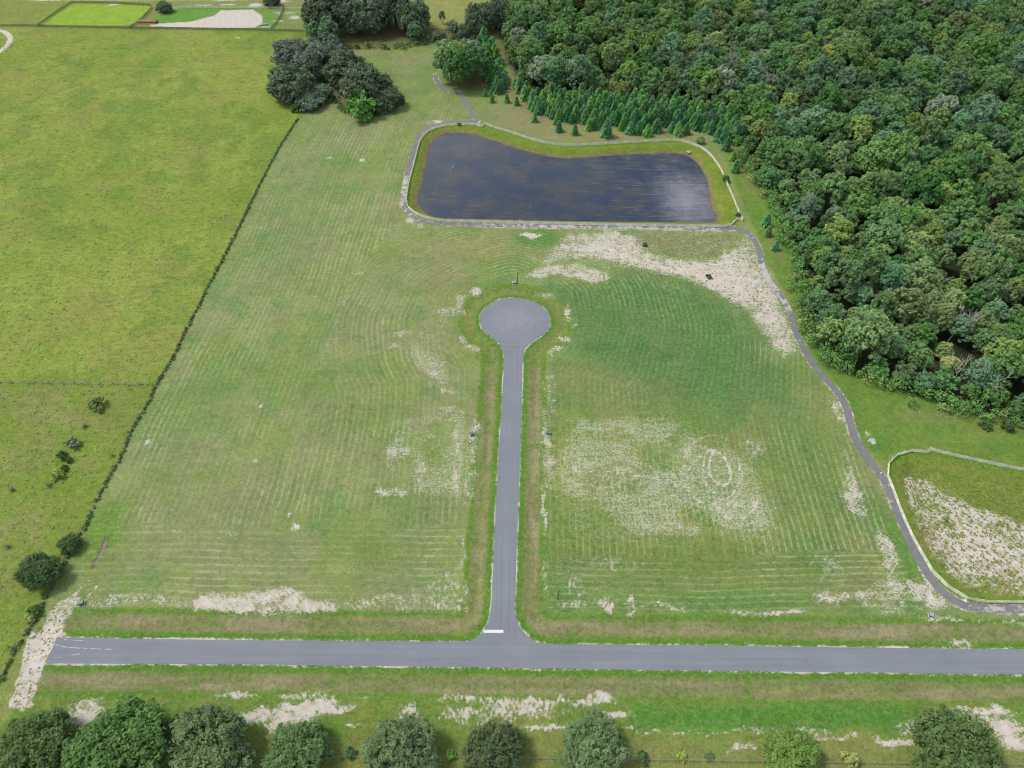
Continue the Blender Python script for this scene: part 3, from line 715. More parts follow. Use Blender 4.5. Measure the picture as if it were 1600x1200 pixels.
# ------------------------------------------------------------------ asphalt road, markings, trail
m = NT('road_asphalt')
P3 = m.pos()
cul = g1(803, 500)
vs = m.node('ShaderNodeVectorMath', {0: P3, 1: (float(cul[0]), float(cul[1]), 0)}, operation='SUBTRACT')
rad = m.node('ShaderNodeVectorMath', {0: vs}, out=1, operation='LENGTH')
ringn = m.node('ShaderNodeTexNoise', {'W': m.math('MULTIPLY', rad, 1.1), 'Scale': 1.0, 'Detail': 3}, noise_dimensions='1D')
ew = m.noise(m.scale(P3, (.02, 1.1, 1)), 1.0, 3); ns = m.noise(m.scale(P3, (1.5, .02, 1)), 1.0, 3)
yv = m.node('ShaderNodeSeparateXYZ', {0: P3}).node.outputs[1]
isns = m.rng(yv, float(g1(780, 1002)[1]) - .5, float(g1(780, 1002)[1]) + 3)
st = m.mix(isns, m.node('ShaderNodeCombineColor', {0: ew, 1: ew, 2: ew}), m.node('ShaderNodeCombineColor', {0: ns, 1: ns, 2: ns}))
st = m.mix(m.rng(rad, 16, 12.5), st, m.node('ShaderNodeCombineColor', {0: ringn, 1: ringn, 2: ringn}))
stv = m.node('ShaderNodeSeparateColor', {0: st}).node.outputs[0]
f = m.math('MULTIPLY', m.rng(stv, .3, .7, .92, 1.08, False), m.math('MULTIPLY', m.rng(m.noise(P3, .12, 4), .3, .7, .94, 1.06, False), m.rng(m.noise(P3, 3.5, 3, .8), .3, .7, .92, 1.08, False)))
c = m.mix(1.0, alb(138, 144, 153), m.node('ShaderNodeCombineColor', {0: f, 1: f, 2: f}), 'MULTIPLY')
c = m.mix(m.math('MULTIPLY', m.rng(rad, 9.5, 2), m.rng(m.noise(P3, .5, 4, .7), .4, .65, .2, .8)), c, alb(158, 162, 172))
c = m.mix(m.math('MULTIPLY', m.rng(m.noise(P3, .25, 5, .7), .60, .70), .35), c, alb(116, 122, 138))
m.bsdf(c, .85, .25)
asphalt = m.m
def ngon(name, poly, z, mat, thick=0.0):
    n = len(poly)
    vs = [(x, y, z) for x, y in poly]
    fs = [tuple(range(n))]
    if thick:
        vs += [(x, y, z - thick) for x, y in poly]
        fs += [(i, n + i, n + (i + 1) % n, (i + 1) % n) for i in range(n)]
    return mesh_obj(name, vs, fs, mat)
rd = ROAD.copy()
if sum(rd[i][0] * rd[(i + 1) % len(rd)][1] - rd[(i + 1) % len(rd)][0] * rd[i][1] for i in range(len(rd))) < 0:
    rd = rd[::-1]
rr_ = []
for i in range(len(rd)):
    a, b_ = rd[i], rd[(i + 1) % len(rd)]
    k = max(1, int(np.linalg.norm(b_ - a) / 1.6))
    nrm = np.array([-(b_ - a)[1], (b_ - a)[0]]) / (np.linalg.norm(b_ - a) + 1e-9)
    for t in range(k):
        rr_.append(a + (b_ - a) * t / k + nrm * random.uniform(-.05, .05))
road = tag(ngon('road', np.array(rr_), 0.045, asphalt, .12), kind='structure')

paint = simple('road_paint_white', alb(238, 240, 240), .6, .3, .05, 6)
sb = G([(755.3, 984.2), (786.6, 984.2), (786.6, 989), (755.3, 989)])
stop_line = ngon('stop_line', sb[::-1], 0.051, paint)
tag(stop_line, 'thick white stop line painted where the side road meets the main road', 'road marking')
dust = simple('pale_wheel_dust', alb(200, 204, 206), .9, .1, .1, 3)
def ribbon(name, line, w, z, mat, parent=None, attr=None):
    L = np.asarray(line, float)
    T = np.gradient(L[:, :2], axis=0)
    T /= np.linalg.norm(T, axis=1)[:, None] + 1e-9
    Nn = np.column_stack([-T[:, 1], T[:, 0]])
    w = np.broadcast_to(np.asarray(w, float), (len(L),))
    cols_ = 5
    vs, fs, av = [], [], []
    for i in range(len(L)):
        for k in range(cols_):
            t = (k / (cols_ - 1) - .5) * w[i]
            p = L[i, :2] + Nn[i] * t
            zz = z(p) if callable(z) else z
            vs.append((p[0], p[1], zz)); av.append(L[i, 2] if L.shape[1] > 2 else 0)
    for i in range(len(L) - 1):
        for k in range(cols_ - 1):
            a = i * cols_ + k
            fs.append((a, a + cols_, a + cols_ + 1, a + 1))
    o = mesh_obj(name, vs, fs, mat, parent)
    if L.shape[1] > 2:
        at = o.data.attributes.new('dust', 'FLOAT', 'POINT')
        at.data.foreach_set('value', np.array(av, np.float32))
    if o.data.polygons and o.data.polygons[0].normal.z < 0:
        o.data.flip_normals()
    return o
def dashes(px, w):
    L = smooth_line(G(px), .5)
    i = 0
    while i < len(L) - 4:
        k = random.randint(2, 5)
        seg = L[i:i + k + 1]
        if len(seg) > 2:
            tag(ribbon('dust_mark', seg, w * random.uniform(.5, 1), .050, dust, dust_root), None)
        i += k + random.randint(1, 2)
dust_root = empty('dust_track', (0, 0, 0))
tag(dust_root, 'broken white dust streaks curving over the left end of the main road', 'dust marks')
dashes([(84, 1005), (93, 1009), (105, 1011.5), (130, 1013), (165, 1014.5), (186, 1014.8)], .22)
dashes([(100, 999.5), (115, 1001), (132, 1001)], .14)
dashes([(112, 1024), (125, 1021.5), (140, 1019)], .2)
dashes([(84, 1028), (100, 1027)], .12)

m = NT('trail_asphalt')
P3 = m.pos()
f = m.math('MULTIPLY', m.rng(m.noise(P3, .5, 4, .6), .3, .7, .86, 1.14, False), m.rng(m.noise(P3, 3, 3, .8), .3, .7, .9, 1.1, False))
c = m.mix(1.0, alb(134, 134, 138), m.node('ShaderNodeCombineColor', {0: f, 1: f, 2: f}), 'MULTIPLY')
dn = m.math('ADD', m.math('MULTIPLY', m.math('SUBTRACT', m.noise(P3, .45, 5, .7), .5), 3.2), .5)
dm = m.math('MULTIPLY', m.math('SUBTRACT', m.attr('dust', 'Fac'), dn), 4.0, clamp=True)
c = m.mix(m.math('MULTIPLY', dm, .9), c, alb(206, 202, 196))
c = m.mix(m.math('MULTIPLY', m.rng(m.noise(P3, .3, 3), .62, .7), .4), c, alb(150, 122, 110))
m.bsdf(c, .9, .2)
trail_mat = m.m
trail = ribbon('trail', RING, 2.2, 0.050, trail_mat)
tag(trail, kind='structure')
tag(ribbon('trail', PATH, 2.1, 0.056, trail_mat), kind='structure')

# ------------------------------------------------------------------ pond water
m = NT('pond_water')
P3 = m.pos()
xw, yw = m.node('ShaderNodeSeparateXYZ', {0: P3}).node.outputs[:2]
rows = m.noise(m.scale(P3, (.10, 1.5, 1)), 1.0, 4, .65)        # drowned rows running east-west
cols2 = m.noise(m.scale(P3, (1.0, .07, 1)), .7, 4, .6)
blot = m.noise(P3, .09, 4, .6)
fine = m.noise(P3, 1.1, 4, .8)
c = m.mix(m.rng(blot, .4, .62), alb(56, 70, 88), alb(74, 78, 84))
xm = m.rng(xw, float(g1(900, 300)[0]), float(g1(1060, 300)[0]))
c = m.mix(m.math('MULTIPLY', m.rng(rows, .52, .66), m.math('MULTIPLY', m.math('ADD', xm, .25), m.rng(blot, .38, .58, .1, .8))), c, alb(130, 126, 120))
c = m.mix(m.math('MULTIPLY', m.rng(cols2, .56, .68), m.math('MULTIPLY', m.rng(blot, .40, .6), .4)), c, alb(96, 92, 84))
c = m.mix(m.math('MULTIPLY', m.rng(m.noise(m.scale(P3, (.16, .5, 1)), 1.0, 5, .75), .56, .68), .6), c, alb(118, 98, 78))
c = m.mix(m.math('MULTIPLY', m.rng(fine, .58, .74), .35), c, alb(96, 88, 76))
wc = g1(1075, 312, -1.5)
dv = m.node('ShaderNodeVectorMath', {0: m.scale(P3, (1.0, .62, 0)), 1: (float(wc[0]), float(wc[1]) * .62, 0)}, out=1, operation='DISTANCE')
cloud_reflection = m.math('MULTIPLY', m.rng(m.math('ADD', dv, m.math('MULTIPLY', m.noise(P3, .2, 4, .65), 16)), 27, 5), m.rng(rows, .25, .70, .50, .72))
c = m.mix(cloud_reflection, c, alb(172, 172, 182))  # pale cloud reflection painted into the water colour at the right end
bm = m.node('ShaderNodeBump', {'Strength': .12, 'Distance': .05, 'Height': m.noise(P3, 1.6, 3)})
m.bsdf(c, m.math('ADD', .12, m.math('MULTIPLY', cloud_reflection, .5)), .5, bm, IOR=1.33)
pc_ = POND.mean(0)
wp = []
n = len(POND)
for i in range(n):
    t = POND[(i + 1) % n] - POND[i - 1]
    nr_ = np.array([t[1], -t[0]]) / np.linalg.norm(t)
    q = POND[i] + nr_ * .5
    if sdf(np.array([q]), POND)[0] < 0: q = POND[i] - nr_ * .5
    wp.append(q)
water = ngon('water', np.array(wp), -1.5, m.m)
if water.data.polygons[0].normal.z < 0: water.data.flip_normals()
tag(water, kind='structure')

# ------------------------------------------------------------------ foliage materials
def leafmat(name, r, g, b, k=.98, var=.26, transl=.28):
    m = NT(name)
    base_c = alb(r, g, b, k)
    oi = m.t.nodes.new('ShaderNodeObjectInfo').outputs['Random']
    tint = m.attr('tint', 'Fac')
    n1 = m.noise(m.obj(), .45, 3)
    f = m.math('MULTIPLY', m.rng(tint, 0, 1, 1 - var, 1 + var, False), m.math('MULTIPLY', m.rng(oi, 0, 1, .78, 1.22, False), m.rng(n1, .3, .7, .85, 1.15, False)))
    c = m.mix(1.0, base_c, m.node('ShaderNodeCombineColor', {0: f, 1: f, 2: f}), 'MULTIPLY')
    h = m.node('ShaderNodeHueSaturation', {'Hue': m.math('ADD', .5, m.math('MULTIPLY', m.math('SUBTRACT', m.math('FRACT', m.math('MULTIPLY', oi, 7.31)), .5), .026)), 'Saturation': m.rng(m.math('FRACT', m.math('MULTIPLY', oi, 3.77)), 0, 1, .78, 1.0, False), 'Value': 1.0, 'Color': c})
    d = m.node('ShaderNodeBsdfDiffuse', {'Color': h})
    t = m.node('ShaderNodeBsdfTranslucent', {'Color': h})
    mx = m.t.nodes.new('ShaderNodeMixShader')
    mx.inputs[0].default_value = transl
    m.t.links.new(d, mx.inputs[1]); m.t.links.new(t, mx.inputs[2])
    m.t.links.new(mx.outputs[0], m.out.inputs[0])
    return m.m
bark = simple('bark_grey_brown', alb(112, 100, 88), .9, .1, .35, 3)
deadwood = simple('bleached_dead_wood', alb(206, 200, 196), .9, .1, .15, 3)
LM = {
  'mid': leafmat('leaves_mid_green', 98, 138, 72), 'dark': leafmat('leaves_dark_green', 84, 122, 68), 'blue': leafmat('leaves_blue_green', 98, 138, 96),
  'olive': leafmat('leaves_olive_green', 118, 146, 74), 'yellow': leafmat('leaves_yellow_green', 142, 156, 70), 'grey': leafmat('leaves_grey_mossy', 126, 142, 112), 'oakgrey': leafmat('leaves_dusky_grey_oak', 102, 118, 100),
  'oak': leafmat('leaves_live_oak', 84, 114, 62), 'oakg': leafmat('leaves_live_oak_mossy', 98, 120, 80), 'pine': leafmat('needles_blue_green', 88, 148, 88), 'pine2': leafmat('needles_green', 110, 164, 76),
  'bright': leafmat('leaves_bright_green', 108, 150, 62), 'brush': leafmat('brush_green', 78, 106, 56), 'deadl': leafmat('twigs_grey', 140, 138, 130), 'oakfar': leafmat('leaves_dusky_oak', 94, 114, 84), 'weed': leafmat('weed_green', 120, 138, 66), 'rough': leafmat('rough_grass', 104, 128, 56)}

def cloud(r, centers, rad, n_tuft, n_leaf, leaf, out_from, squash=.8, tuft_r=.34):
    """leaf quads on tufts that sit on lobes: returns C, A, B, tint"""
    Cs, Ns, Ts = [], [], []
    for c, R in zip(centers, rad):
        d = r.normal(size=(n_tuft * 3, 3)); d /= np.linalg.norm(d, axis=1)[:, None]
        o = c - out_from; o = o / (np.linalg.norm(o) + 1e-6)
        keep = (d @ o + .35 * d[:, 2]) > -.30
        d = d[keep][:n_tuft]
        tc = c + d * R * r.uniform(.62, 1.22, (len(d), 1)) * np.array([1, 1, squash])
        tt = r.uniform(0, 1, len(d)) * .7 + r.uniform(0, .3)
        k = n_leaf
        e = r.normal(size=(len(d), k, 3)); e /= np.linalg.norm(e, axis=2)[:, :, None]
        e = e + d[:, None, :] * .5
        e /= np.linalg.norm(e, axis=2)[:, :, None]
        tr = R * tuft_r * r.uniform(.6, 1.7, (len(d), 1, 1))
        lc = tc[:, None, :] + e * tr * r.uniform(.6, 1.1, (len(d), k, 1))
        Cs.append(lc.reshape(-1, 3)); Ns.append(e.reshape(-1, 3)); Ts.append(np.repeat(tt, k))
    C, Nn, T = np.vstack(Cs), np.vstack(Ns), np.concatenate(Ts)
    Nn = Nn + r.normal(size=Nn.shape) * .45
    Nn[:, 2] += .6
    Nn /= np.linalg.norm(Nn, axis=1)[:, None]
    a = np.cross(Nn, r.normal(size=Nn.shape)); a /= np.linalg.norm(a, axis=1)[:, None]
    b2 = np.cross(Nn, a)
    sz = leaf * r.uniform(.65, 1.35, (len(C), 1))
    return C, a * sz, b2 * sz * .62, np.clip(T + r.uniform(-.2, .2, len(T)), 0, 1)
def crown_mesh(seed, R, H, z0, nl, nt, nf, leaf, mat, flat=1.0, name='crown'):
    """crown of radius R from z0 up to H"""
    r = np.random.default_rng(seed)
    cz = z0 + (H - z0) * .42
    cen, rad = [], []
    ga = math.pi * (3 - math.sqrt(5))
    for i in range(nl):
        u = (i + .5) / nl
        zz = 1 - 1.55 * u + r.uniform(-.12, .12)
        zz = max(-.75, min(1.0, zz))
        th = ga * i + r.uniform(-.5, .5)
        rr = math.sqrt(max(0, 1 - zz * zz))
        q = r.uniform(.46, .92)
        lr = R * r.uniform(.17, .38) * (1.15 - .3 * q)
        cen.append(np.array([rr * math.cos(th) * R * q, rr * math.sin(th) * R * q, cz + zz * (H - cz) * q * flat]))
        rad.append(lr)
    cen.append(np.array([0, 0, cz])); rad.append(R * .55)
    return quads_mesh(name, *cloud(r, cen, rad, nt, nf, leaf, np.array([0, 0, cz - .3 * R])), mat)
def trunk_mesh(seed, H, R, r0, limbs=5, mat=None):
    r = random.Random(seed)
    b = MB()
    top = H * .55
    lean = r.uniform(-.06, .06) * H
    b.tube([(0, 0, -.4), (0, 0, .4), (lean * .4, lean * .2, top * .5), (lean, lean * .4, top), (lean * 1.2, lean * .5, H * .85)], [r0 * 1.5, r0 * 1.05, r0 * .9, r0 * .65, r0 * .15], 8)
    for i in range(limbs):
        a = 2 * math.pi * (i + r.random() * .6) / limbs
        z = top * r.uniform(.5, 1.0)
        L = R * r.uniform(.55, .8)
        b.tube([(lean * .6, lean * .3, z), (L * .5 * math.cos(a), L * .5 * math.sin(a), z + L * .35), (L * math.cos(a), L * math.sin(a), z + L * .6)], [r0 * .45, r0 * .3, r0 * .1], 6)
    return b.mesh('trunk', mat or bark)
def pine_mesh(seed, H, R, mat):
    r = np.random.default_rng(seed)
    n = 1700
    t = r.uniform(0, 1, n) ** 1.35
    ang = r.uniform(0, 2 * math.pi, n)
    whorl = np.floor(t * 11) / 11
    rad = R * (1 - t) ** .62 * (1 - .35 * ((t - whorl) * 11)) * (.62 + .38 * np.abs(np.sin(ang * 3.5 + whorl * 31))) * r.uniform(.45, 1.05, n) + .1
    z = .35 + t * (H - .35) - rad * .12
    C = np.column_stack([rad * np.cos(ang), rad * np.sin(ang), z])
    out = np.column_stack([np.cos(ang), np.sin(ang), r.uniform(-.2, .5, n)]) + r.normal(size=(n, 3)) * .25
    out /= np.linalg.norm(out, axis=1)[:, None]
    side = np.cross(out, np.column_stack([np.zeros(n), np.zeros(n), np.ones(n)]) + r.normal(size=(n, 3)) * .5)
    side /= np.linalg.norm(side, axis=1)[:, None]
    s = r.uniform(.26, .46, (n, 1)) * R / 2.1
    return quads_mesh('crown', C, out * s, side * s * .5, np.clip(.35 + .5 * rad / R + r.uniform(-.25, .25, n), 0, 1), mat)
def snag_mesh(seed, H):
    r = random.Random(seed)
    b = MB()
    def grow(p, d, L, rad, dep):
        q = p + d * L * .5 + Vector((r.uniform(-1, 1), r.uniform(-1, 1), 0)) * L * .06
        e = p + d * L
        b.tube([p, q, e], [rad, rad * .8, rad * .55], 5)
        if dep:
            for _ in range(r.choice((2, 3, 3))):
                nd = (d + Vector((r.uniform(-1, 1), r.uniform(-1, 1), r.uniform(-.1, .7))) * .75).normalized()
                grow(e, nd, L * r.uniform(.55, .8), rad * .55, dep - 1)
    grow(Vector((0, 0, -.3)), Vector((r.uniform(-.1, .1), r.uniform(-.1, .1), 1)).normalized(), H * .42, .3, 4)
    return b.mesh('branches', deadwood)

def plant(name, parts, x, y, label, cat, group=None, s=1.0, rz=None, sz=None, z=None):
    """parts: list of (part name, mesh)"""
    e = empty(name, (x, y, (hz(x, y) if z is None else z)), random.uniform(0, 6.28) if rz is None else rz)
    u_ = random.uniform(.9, 1.1)
    e.scale = (s * u_, s / u_, sz or s)
    tag(e, label, cat, group)
    for pn_, me_ in parts:
        obj_from(pn_, me_, e)
    return e

# ------------------------------------------------------------------ broadleaf forest on the right
KINDS = [('mid', 'mid green'), ('dark', 'dark green'), ('blue', 'bluish green'), ('olive', 'olive green'), ('mid', 'mid green'), ('dark', 'dark green'), ('grey', 'grey mossy'), ('yellow', 'yellow-green'), ('blue', 'bluish green'), ('olive', 'olive green'), ('mid', 'mid green'), ('dark', 'dark green'), ('mid', 'mid green'), ('dark', 'dark green'), ('olive', 'olive green'), ('blue', 'bluish green')]
PROTO = []
for i, (k, word) in enumerate(KINDS):
    R = [5.2, 4.6, 5.6, 4.4, 4.0, 5.0, 5.4, 3.6, 4.4, 5.0, 6.0, 4.2, 4.6, 4.4, 4.0, 4.2][i]
    H = [14, 13, 15, 13, 12, 14, 14, 12, 13.5, 13, 16, 12, 11, 11, 9.5, 10][i]
    cm = crown_mesh(100 + i, R, H, H * (.22 if i < 12 else .05), 26 + (i % 4) * 5, 11, 20, .33, LM[k])
    PROTO.append((cm, trunk_mesh(200 + i, H, R, .28), word, k, R))
FP = []
flo, fhi = FOREST.min(0), FOREST.max(0)
cand = rng.uniform([flo[0], flo[1]], [min(fhi[0], 470), min(fhi[1], 570)], (26000, 2))
cd = sdf(cand, FOREST)
cpx, cpy, _ = to_px(cand[:, 0], cand[:, 1], 10)
ok = (cd < -2.2) & (cpx < 1760)
cand, cd = cand[ok], cd[ok]
dpn = sdf(cand, PINES)
cand, cd = cand[dpn > 1.5], cd[dpn > 1.5]
cell = {}
for p, d_ in zip(cand, cd):
    md = 4.4 if d_ > -9 else 6.0
    kx, ky = int(p[0] // 7), int(p[1] // 7)
    good = True
    for a in (-1, 0, 1):
        for b_ in (-1, 0, 1):
            for q in cell.get((kx + a, ky + b_), ()):
                if (q[0] - p[0]) ** 2 + (q[1] - p[1]) ** 2 < md * md:
                    good = False
                    break
    if good:
        cell.setdefault((kx, ky), []).append((p[0], p[1]))
        FP.append((p[0], p[1], d_))
dep = [to_px(p[0], p[1], 10) for p in FP]
vis = [(-20 < q[0] < 1640 and -10 < q[1] < 1220) for q in dep]
order = sorted(range(len(FP)), key=lambda i: (0 if vis[i] else 1, dep[i][2]))
def pick_kind(x, y):
    v = fbm(np.array([x]), np.array([y]), 30, 90)[0] + random.uniform(-.2, .2)
    gxy = g1(1480, 540, 8)
    if math.hypot(x - gxy[0], y - gxy[1]) < 26: v -= .22
    if v < .40: pool = [0, 3, 4, 9, 10, 7, 0, 4]
    elif v < .55: pool = [0, 1, 2, 4, 5, 9, 11, 3, 10, 1]
    else: pool = [1, 2, 5, 8, 6, 11, 1, 10, 5]
    return random.choice(pool)
far_pts, near_n = [], 0
for oi_, i in enumerate(order):
    x, y, d_ = FP[i]
    k = pick_kind(x, y)
    if k == 7 and random.random() < .75: k = 3
    if k == 6 and random.random() < .4: k = 2
    if d_ > -6.5 and random.random() < .85: k = random.choice((12, 13, 14, 15, 12, 13))
    s = random.choice((random.uniform(.6, .9), random.uniform(.75, 1.05), random.uniform(.95, 1.3))) * (.85 if d_ > -7 else 1.0)
    if near_n < 292 and vis[i]:
        cm, tm, word, kk, R = PROTO[k]
        ix, iy = dep[i][0], dep[i][1]
        col_ = 'left part' if ix < 1290 else ('middle' if ix < 1420 else ('right part' if ix < 1530 else 'far right by the photo border'))
        row_ = 'upper band' if iy < 190 else ('upper middle band' if iy < 290 else ('middle band' if iy < 390 else ('lower band' if iy < 500 else 'lowest band')))
        size = 'small' if s * R < 4.2 else ('large' if s * R > 5.6 else 'medium')
        where = f'on the grass edge, {row_}, {col_}' if d_ > -8 else f'inside the wood, {row_}, {col_}'
        plant('forest_tree', [('trunk', tm), ('crown', cm)], x, y, f'{size} {word} tree {where}', 'tree', 'broadleaf trees of the wood on the right', s, None, s * random.uniform(.78, 1.15), 0.0)
        near_n += 1
    else:
        far_pts.append((x, y, k, s, random.uniform(0, 6.28)))
# the rest of the wood: one object, crowns and trunks set out on points
fp = np.array(far_pts)
pm = bpy.data.meshes.new('distant_wood')
pm.vertices.add(len(fp))
pm.vertices.foreach_set('co', np.column_stack([fp[:, 0], fp[:, 1], np.zeros(len(fp))]).astype(np.float32).reshape(-1))
for nm, ty, arr in (('kind_index', 'INT', fp[:, 2].astype(np.int32)), ('tree_scale', 'FLOAT', fp[:, 3].astype(np.float32)), ('turn', 'FLOAT', fp[:, 4].astype(np.float32))):
    a_ = pm.attributes.new(nm, ty, 'POINT'); a_.data.foreach_set('value', arr)
wood = obj_from('distant_wood', pm)
tag(wood, 'far mass of mixed green treetops filling the upper right corner', 'woodland', kind='stuff')
ng = bpy.data.node_groups.new('wood_points', 'GeometryNodeTree')
ng.interface.new_socket('Geometry', in_out='INPUT', socket_type='NodeSocketGeometry')
ng.interface.new_socket('Geometry', in_out='OUTPUT', socket_type='NodeSocketGeometry')
gi, go = ng.nodes.new('NodeGroupInput'), ng.nodes.new('NodeGroupOutput')
g2 = ng.nodes.new('GeometryNodeGeometryToInstance')
src = []
first = {}
for o in bpy.data.objects:
    if o.type == 'MESH' and o.data in [p[0] for p in PROTO] and o.data.name not in first:
        first[o.data.name] = o
for cm, tm, w_, k_, R_ in reversed(PROTO):
    if cm.name not in first: 
        continue
missing = [p for p in PROTO if p[0].name not in first]
for p in PROTO:
    pass
idxmap = {}
used = [i for i, p in enumerate(PROTO) if p[0].name in first]
for i in reversed(used):
    on_ = ng.nodes.new('GeometryNodeObjectInfo')
    on_.transform_space = 'ORIGINAL'
    on_.inputs['Object'].default_value = first[PROTO[i][0].name]
    on_.inputs['As Instance'].default_value = False
    ng.links.new(on_.outputs['Geometry'], g2.inputs[0])
remap = {k: j for j, k in enumerate(used)}
pm.attributes['kind_index'].data.foreach_set('value', np.array([remap.get(int(k), 0) for k in fp[:, 2]], np.int32))
iop = ng.nodes.new('GeometryNodeInstanceOnPoints')
iop.inputs['Pick Instance'].default_value = True
def named(nm, ty):
    n_ = ng.nodes.new('GeometryNodeInputNamedAttribute')
    n_.data_type = ty
    n_.inputs['Name'].default_value = nm
    return n_.outputs['Attribute']
cx = ng.nodes.new('ShaderNodeCombineXYZ')
ng.links.new(named('turn', 'FLOAT'), cx.inputs[2])
ng.links.new(gi.outputs[0], iop.inputs['Points'])
ng.links.new(g2.outputs[0], iop.inputs['Instance'])
ng.links.new(named('kind_index', 'INT'), iop.inputs['Instance Index'])
ng.links.new(cx.outputs[0], iop.inputs['Rotation'])
ng.links.new(named('tree_scale', 'FLOAT'), iop.inputs['Scale'])
ng.links.new(iop.outputs[0], go.inputs[0])
md_ = wood.modifiers.new('points', 'NODES')
md_.node_group = ng

# dead standing trees in the wood
SN = [snag_mesh(i, 12) for i in range(3)]
for i, (px, py, lab) in enumerate([(1087, 41, 'bare white dead tree high in the wood near the top edge'), (1136, 82, 'bare pinkish dead tree above the young pines'), (1281, 290, 'bright bare dead branches beside a gap in the wood'),
    (1262, 322, 'wide bare dead crown just right of the pond corner'), (1472, 436, 'single leaning dead branch tree above the lower wood'), (1495, 466, 'forked bare dead tree in the lower wood'), (1503, 500, 'cluster of white dead limbs in the lower wood'),
    (1552, 585, 'slanting dead stem near the bottom edge of the wood'), (1525, 245, 'pale dead top in the middle of the wood at right'), (1190, 112, 'thin dead crown on the left part of the wood'), (1510, 568, 'low dead branches close to the grass edge'), (1283, 72, 'faint grey dead treetop far back in the wood')]):
    x, y = g1(px, py, 10)
    plant('dead_tree', [('branches', SN[i % 3])], x, y, lab, 'dead tree', 'dead trees in the wood', random.uniform(.85, 1.1), None, random.uniform(.98, 1.12), 0)

# ------------------------------------------------------------------ young pines
PN = [(pine_mesh(300 + i, 6.2, 2.35, LM['pine' if i % 3 else 'pine2'])) for i in range(6)]
PT = MB(); PT.tube([(0, 0, -.2), (0, 0, 3), (0, 0, 6.2)], [.12, .08, .02], 6)
PTm = PT.mesh('trunk', bark)
solo = [(835, 190, .62, 'small pine alone on the grass above the pond fence, nearest the side path'), (873, 205, .72, 'cone-shaped pine standing alone closest to the pond fence'), (868, 194, .55, 'small pine tucked just behind the lone cone-shaped pine'), (898, 210, .68, 'pine on the bare ground, second lone tree from the path'),
    (758, 150, .5, 'leftmost tiny pine below the grove beside the trail'), (767, 151, .5, 'tiny round pine, second from left below the grove'), (769, 160, .5, 'tiny dark pine lowest of those beside the side path'), (779, 146, .8, 'tall narrow pine above the tiny ones by the path'), (792, 160, .6, 'dark pine at the left rim of the dirt strip'), (807, 164, .6, 'dark pine where the dirt strip meets the wood'),
    (1121, 220, .95, 'broad pine at the right end of the young pine stand'), (1134, 234, .85, 'pine lowest in the pair by the pond fence curve'), (1145, 250, .6, 'dark small pine alone right of the pond fence'), (1148, 268, .75, 'rounded lone pine right of the pond fence'), (1196, 352, .75, 'upper of two stacked small pines by the trail bend'), (1199, 368, .62, 'lower of two stacked small pines by the trail bend'),
    (1210, 390, .6, 'last small pine below the trail bend beside the wood')]
for i, (px, py, s, lab) in enumerate(solo):
    x, y = g1(px, py)
    plant('pine_tree', [('trunk', PTm), ('crown', PN[i % 6])], x, y, lab, 'pine', 'lone young pines around the pond', s * 1.3, None, s * 1.15, 0)
pts = []
front = [(920, 203), (928, 201), (947, 213), (971, 203), (984, 208), (997, 209), (1011, 212), (1025, 206), (1048, 206), (1059, 211), (1072, 209), (1090, 202), (1102, 206), (1110, 208), (1130, 222), (1138, 220)]
for px, py in front: pts.append(tuple(g1(px, py)))
nfront = len(pts)
cand = rng.uniform(PINES.min(0), PINES.max(0), (6000, 2))
for p in cand[sdf(cand, PINES) < -.5]:
    if all((p[0] - q[0]) ** 2 + (p[1] - q[1]) ** 2 > 2.75 ** 2 for q in pts): pts.append(tuple(p))
G2 = G([(748, 70), (760, 62), (778, 92), (786, 120), (790, 146), (776, 142), (762, 128), (752, 100)])
pts = pts[:238]
n_main = len(pts)
cand = rng.uniform(G2.min(0), G2.max(0), (2500, 2))
for p in cand[sdf(cand, G2) < 0]:
    if all((p[0] - q[0]) ** 2 + (p[1] - q[1]) ** 2 > 2.75 ** 2 for q in pts): pts.append(tuple(p))
pts = pts[:281]
for i, (x, y) in enumerate(pts):
    s = random.uniform(.7, 1.25)
    qx, qy, _ = to_px(x, y, 3)
    third = 'left third' if qx < 930 else ('middle third' if qx < 1030 else 'right third')
    depth_ = 'behind the front row' if qy > 188 else ('halfway back' if qy > 172 else 'at the back against the wood')
    tall = 'tall' if s > 1.07 else ('short' if s < .87 else 'mid-sized')
    if i < nfront: lab, gr = f'{tall} young pine in the front row of the stand, {third}, facing the pond', 'front row of the young pine stand'
    elif i < n_main: lab, gr = f'{tall} young pine above the pond, {third}, {depth_}', 'young pines packed in the stand'
    else: lab, gr = f'{tall} young pine left of the dirt strip, {"upper" if qy < 95 else "lower"} part of the stand', 'young pines left of the dirt strip'
    plant('pine_tree', [('trunk', PTm), ('crown', PN[i % 6])], x, y, lab, 'pine', gr, s * 1.2, None, s * random.uniform(.9, 1.25), 0).rotation_euler.x = random.uniform(-.06, .06)

# ------------------------------------------------------------------ live oaks and lone trees
OAK = [crown_mesh(400 + i, 8.0, 11.5, .9, 44, 18, 34, .27, LM[['oak', 'oakg', 'oak', 'bright'][i]], .95) for i in range(4)]
OT = trunk_mesh(55, 11, 8, .55, 7)
def oak(px, py, wpx, lab, i, hs=1.0, cz=4.5, group='round oaks along the bottom fence', kind='oak_tree', cat='oak tree'):
    x, y = g1(px, py, cz)
    w = abs(g1(px + wpx / 2, py, cz)[0] - x)
    s = w / 9.3
    plant(kind, [('trunk', OT), ('crown', OAK[i])], x, y, lab, cat, group, s, None, s * hs * random.uniform(.76, .90), 0)
oak(56, 1162, 124, 'dark oak cut by the bottom left corner', 0)
oak(190, 1170, 172, 'largest of the joined oaks, second from the left at the bottom', 0)
oak(332, 1172, 152, 'oak joined to its left neighbour, third from the left at the bottom', 2)
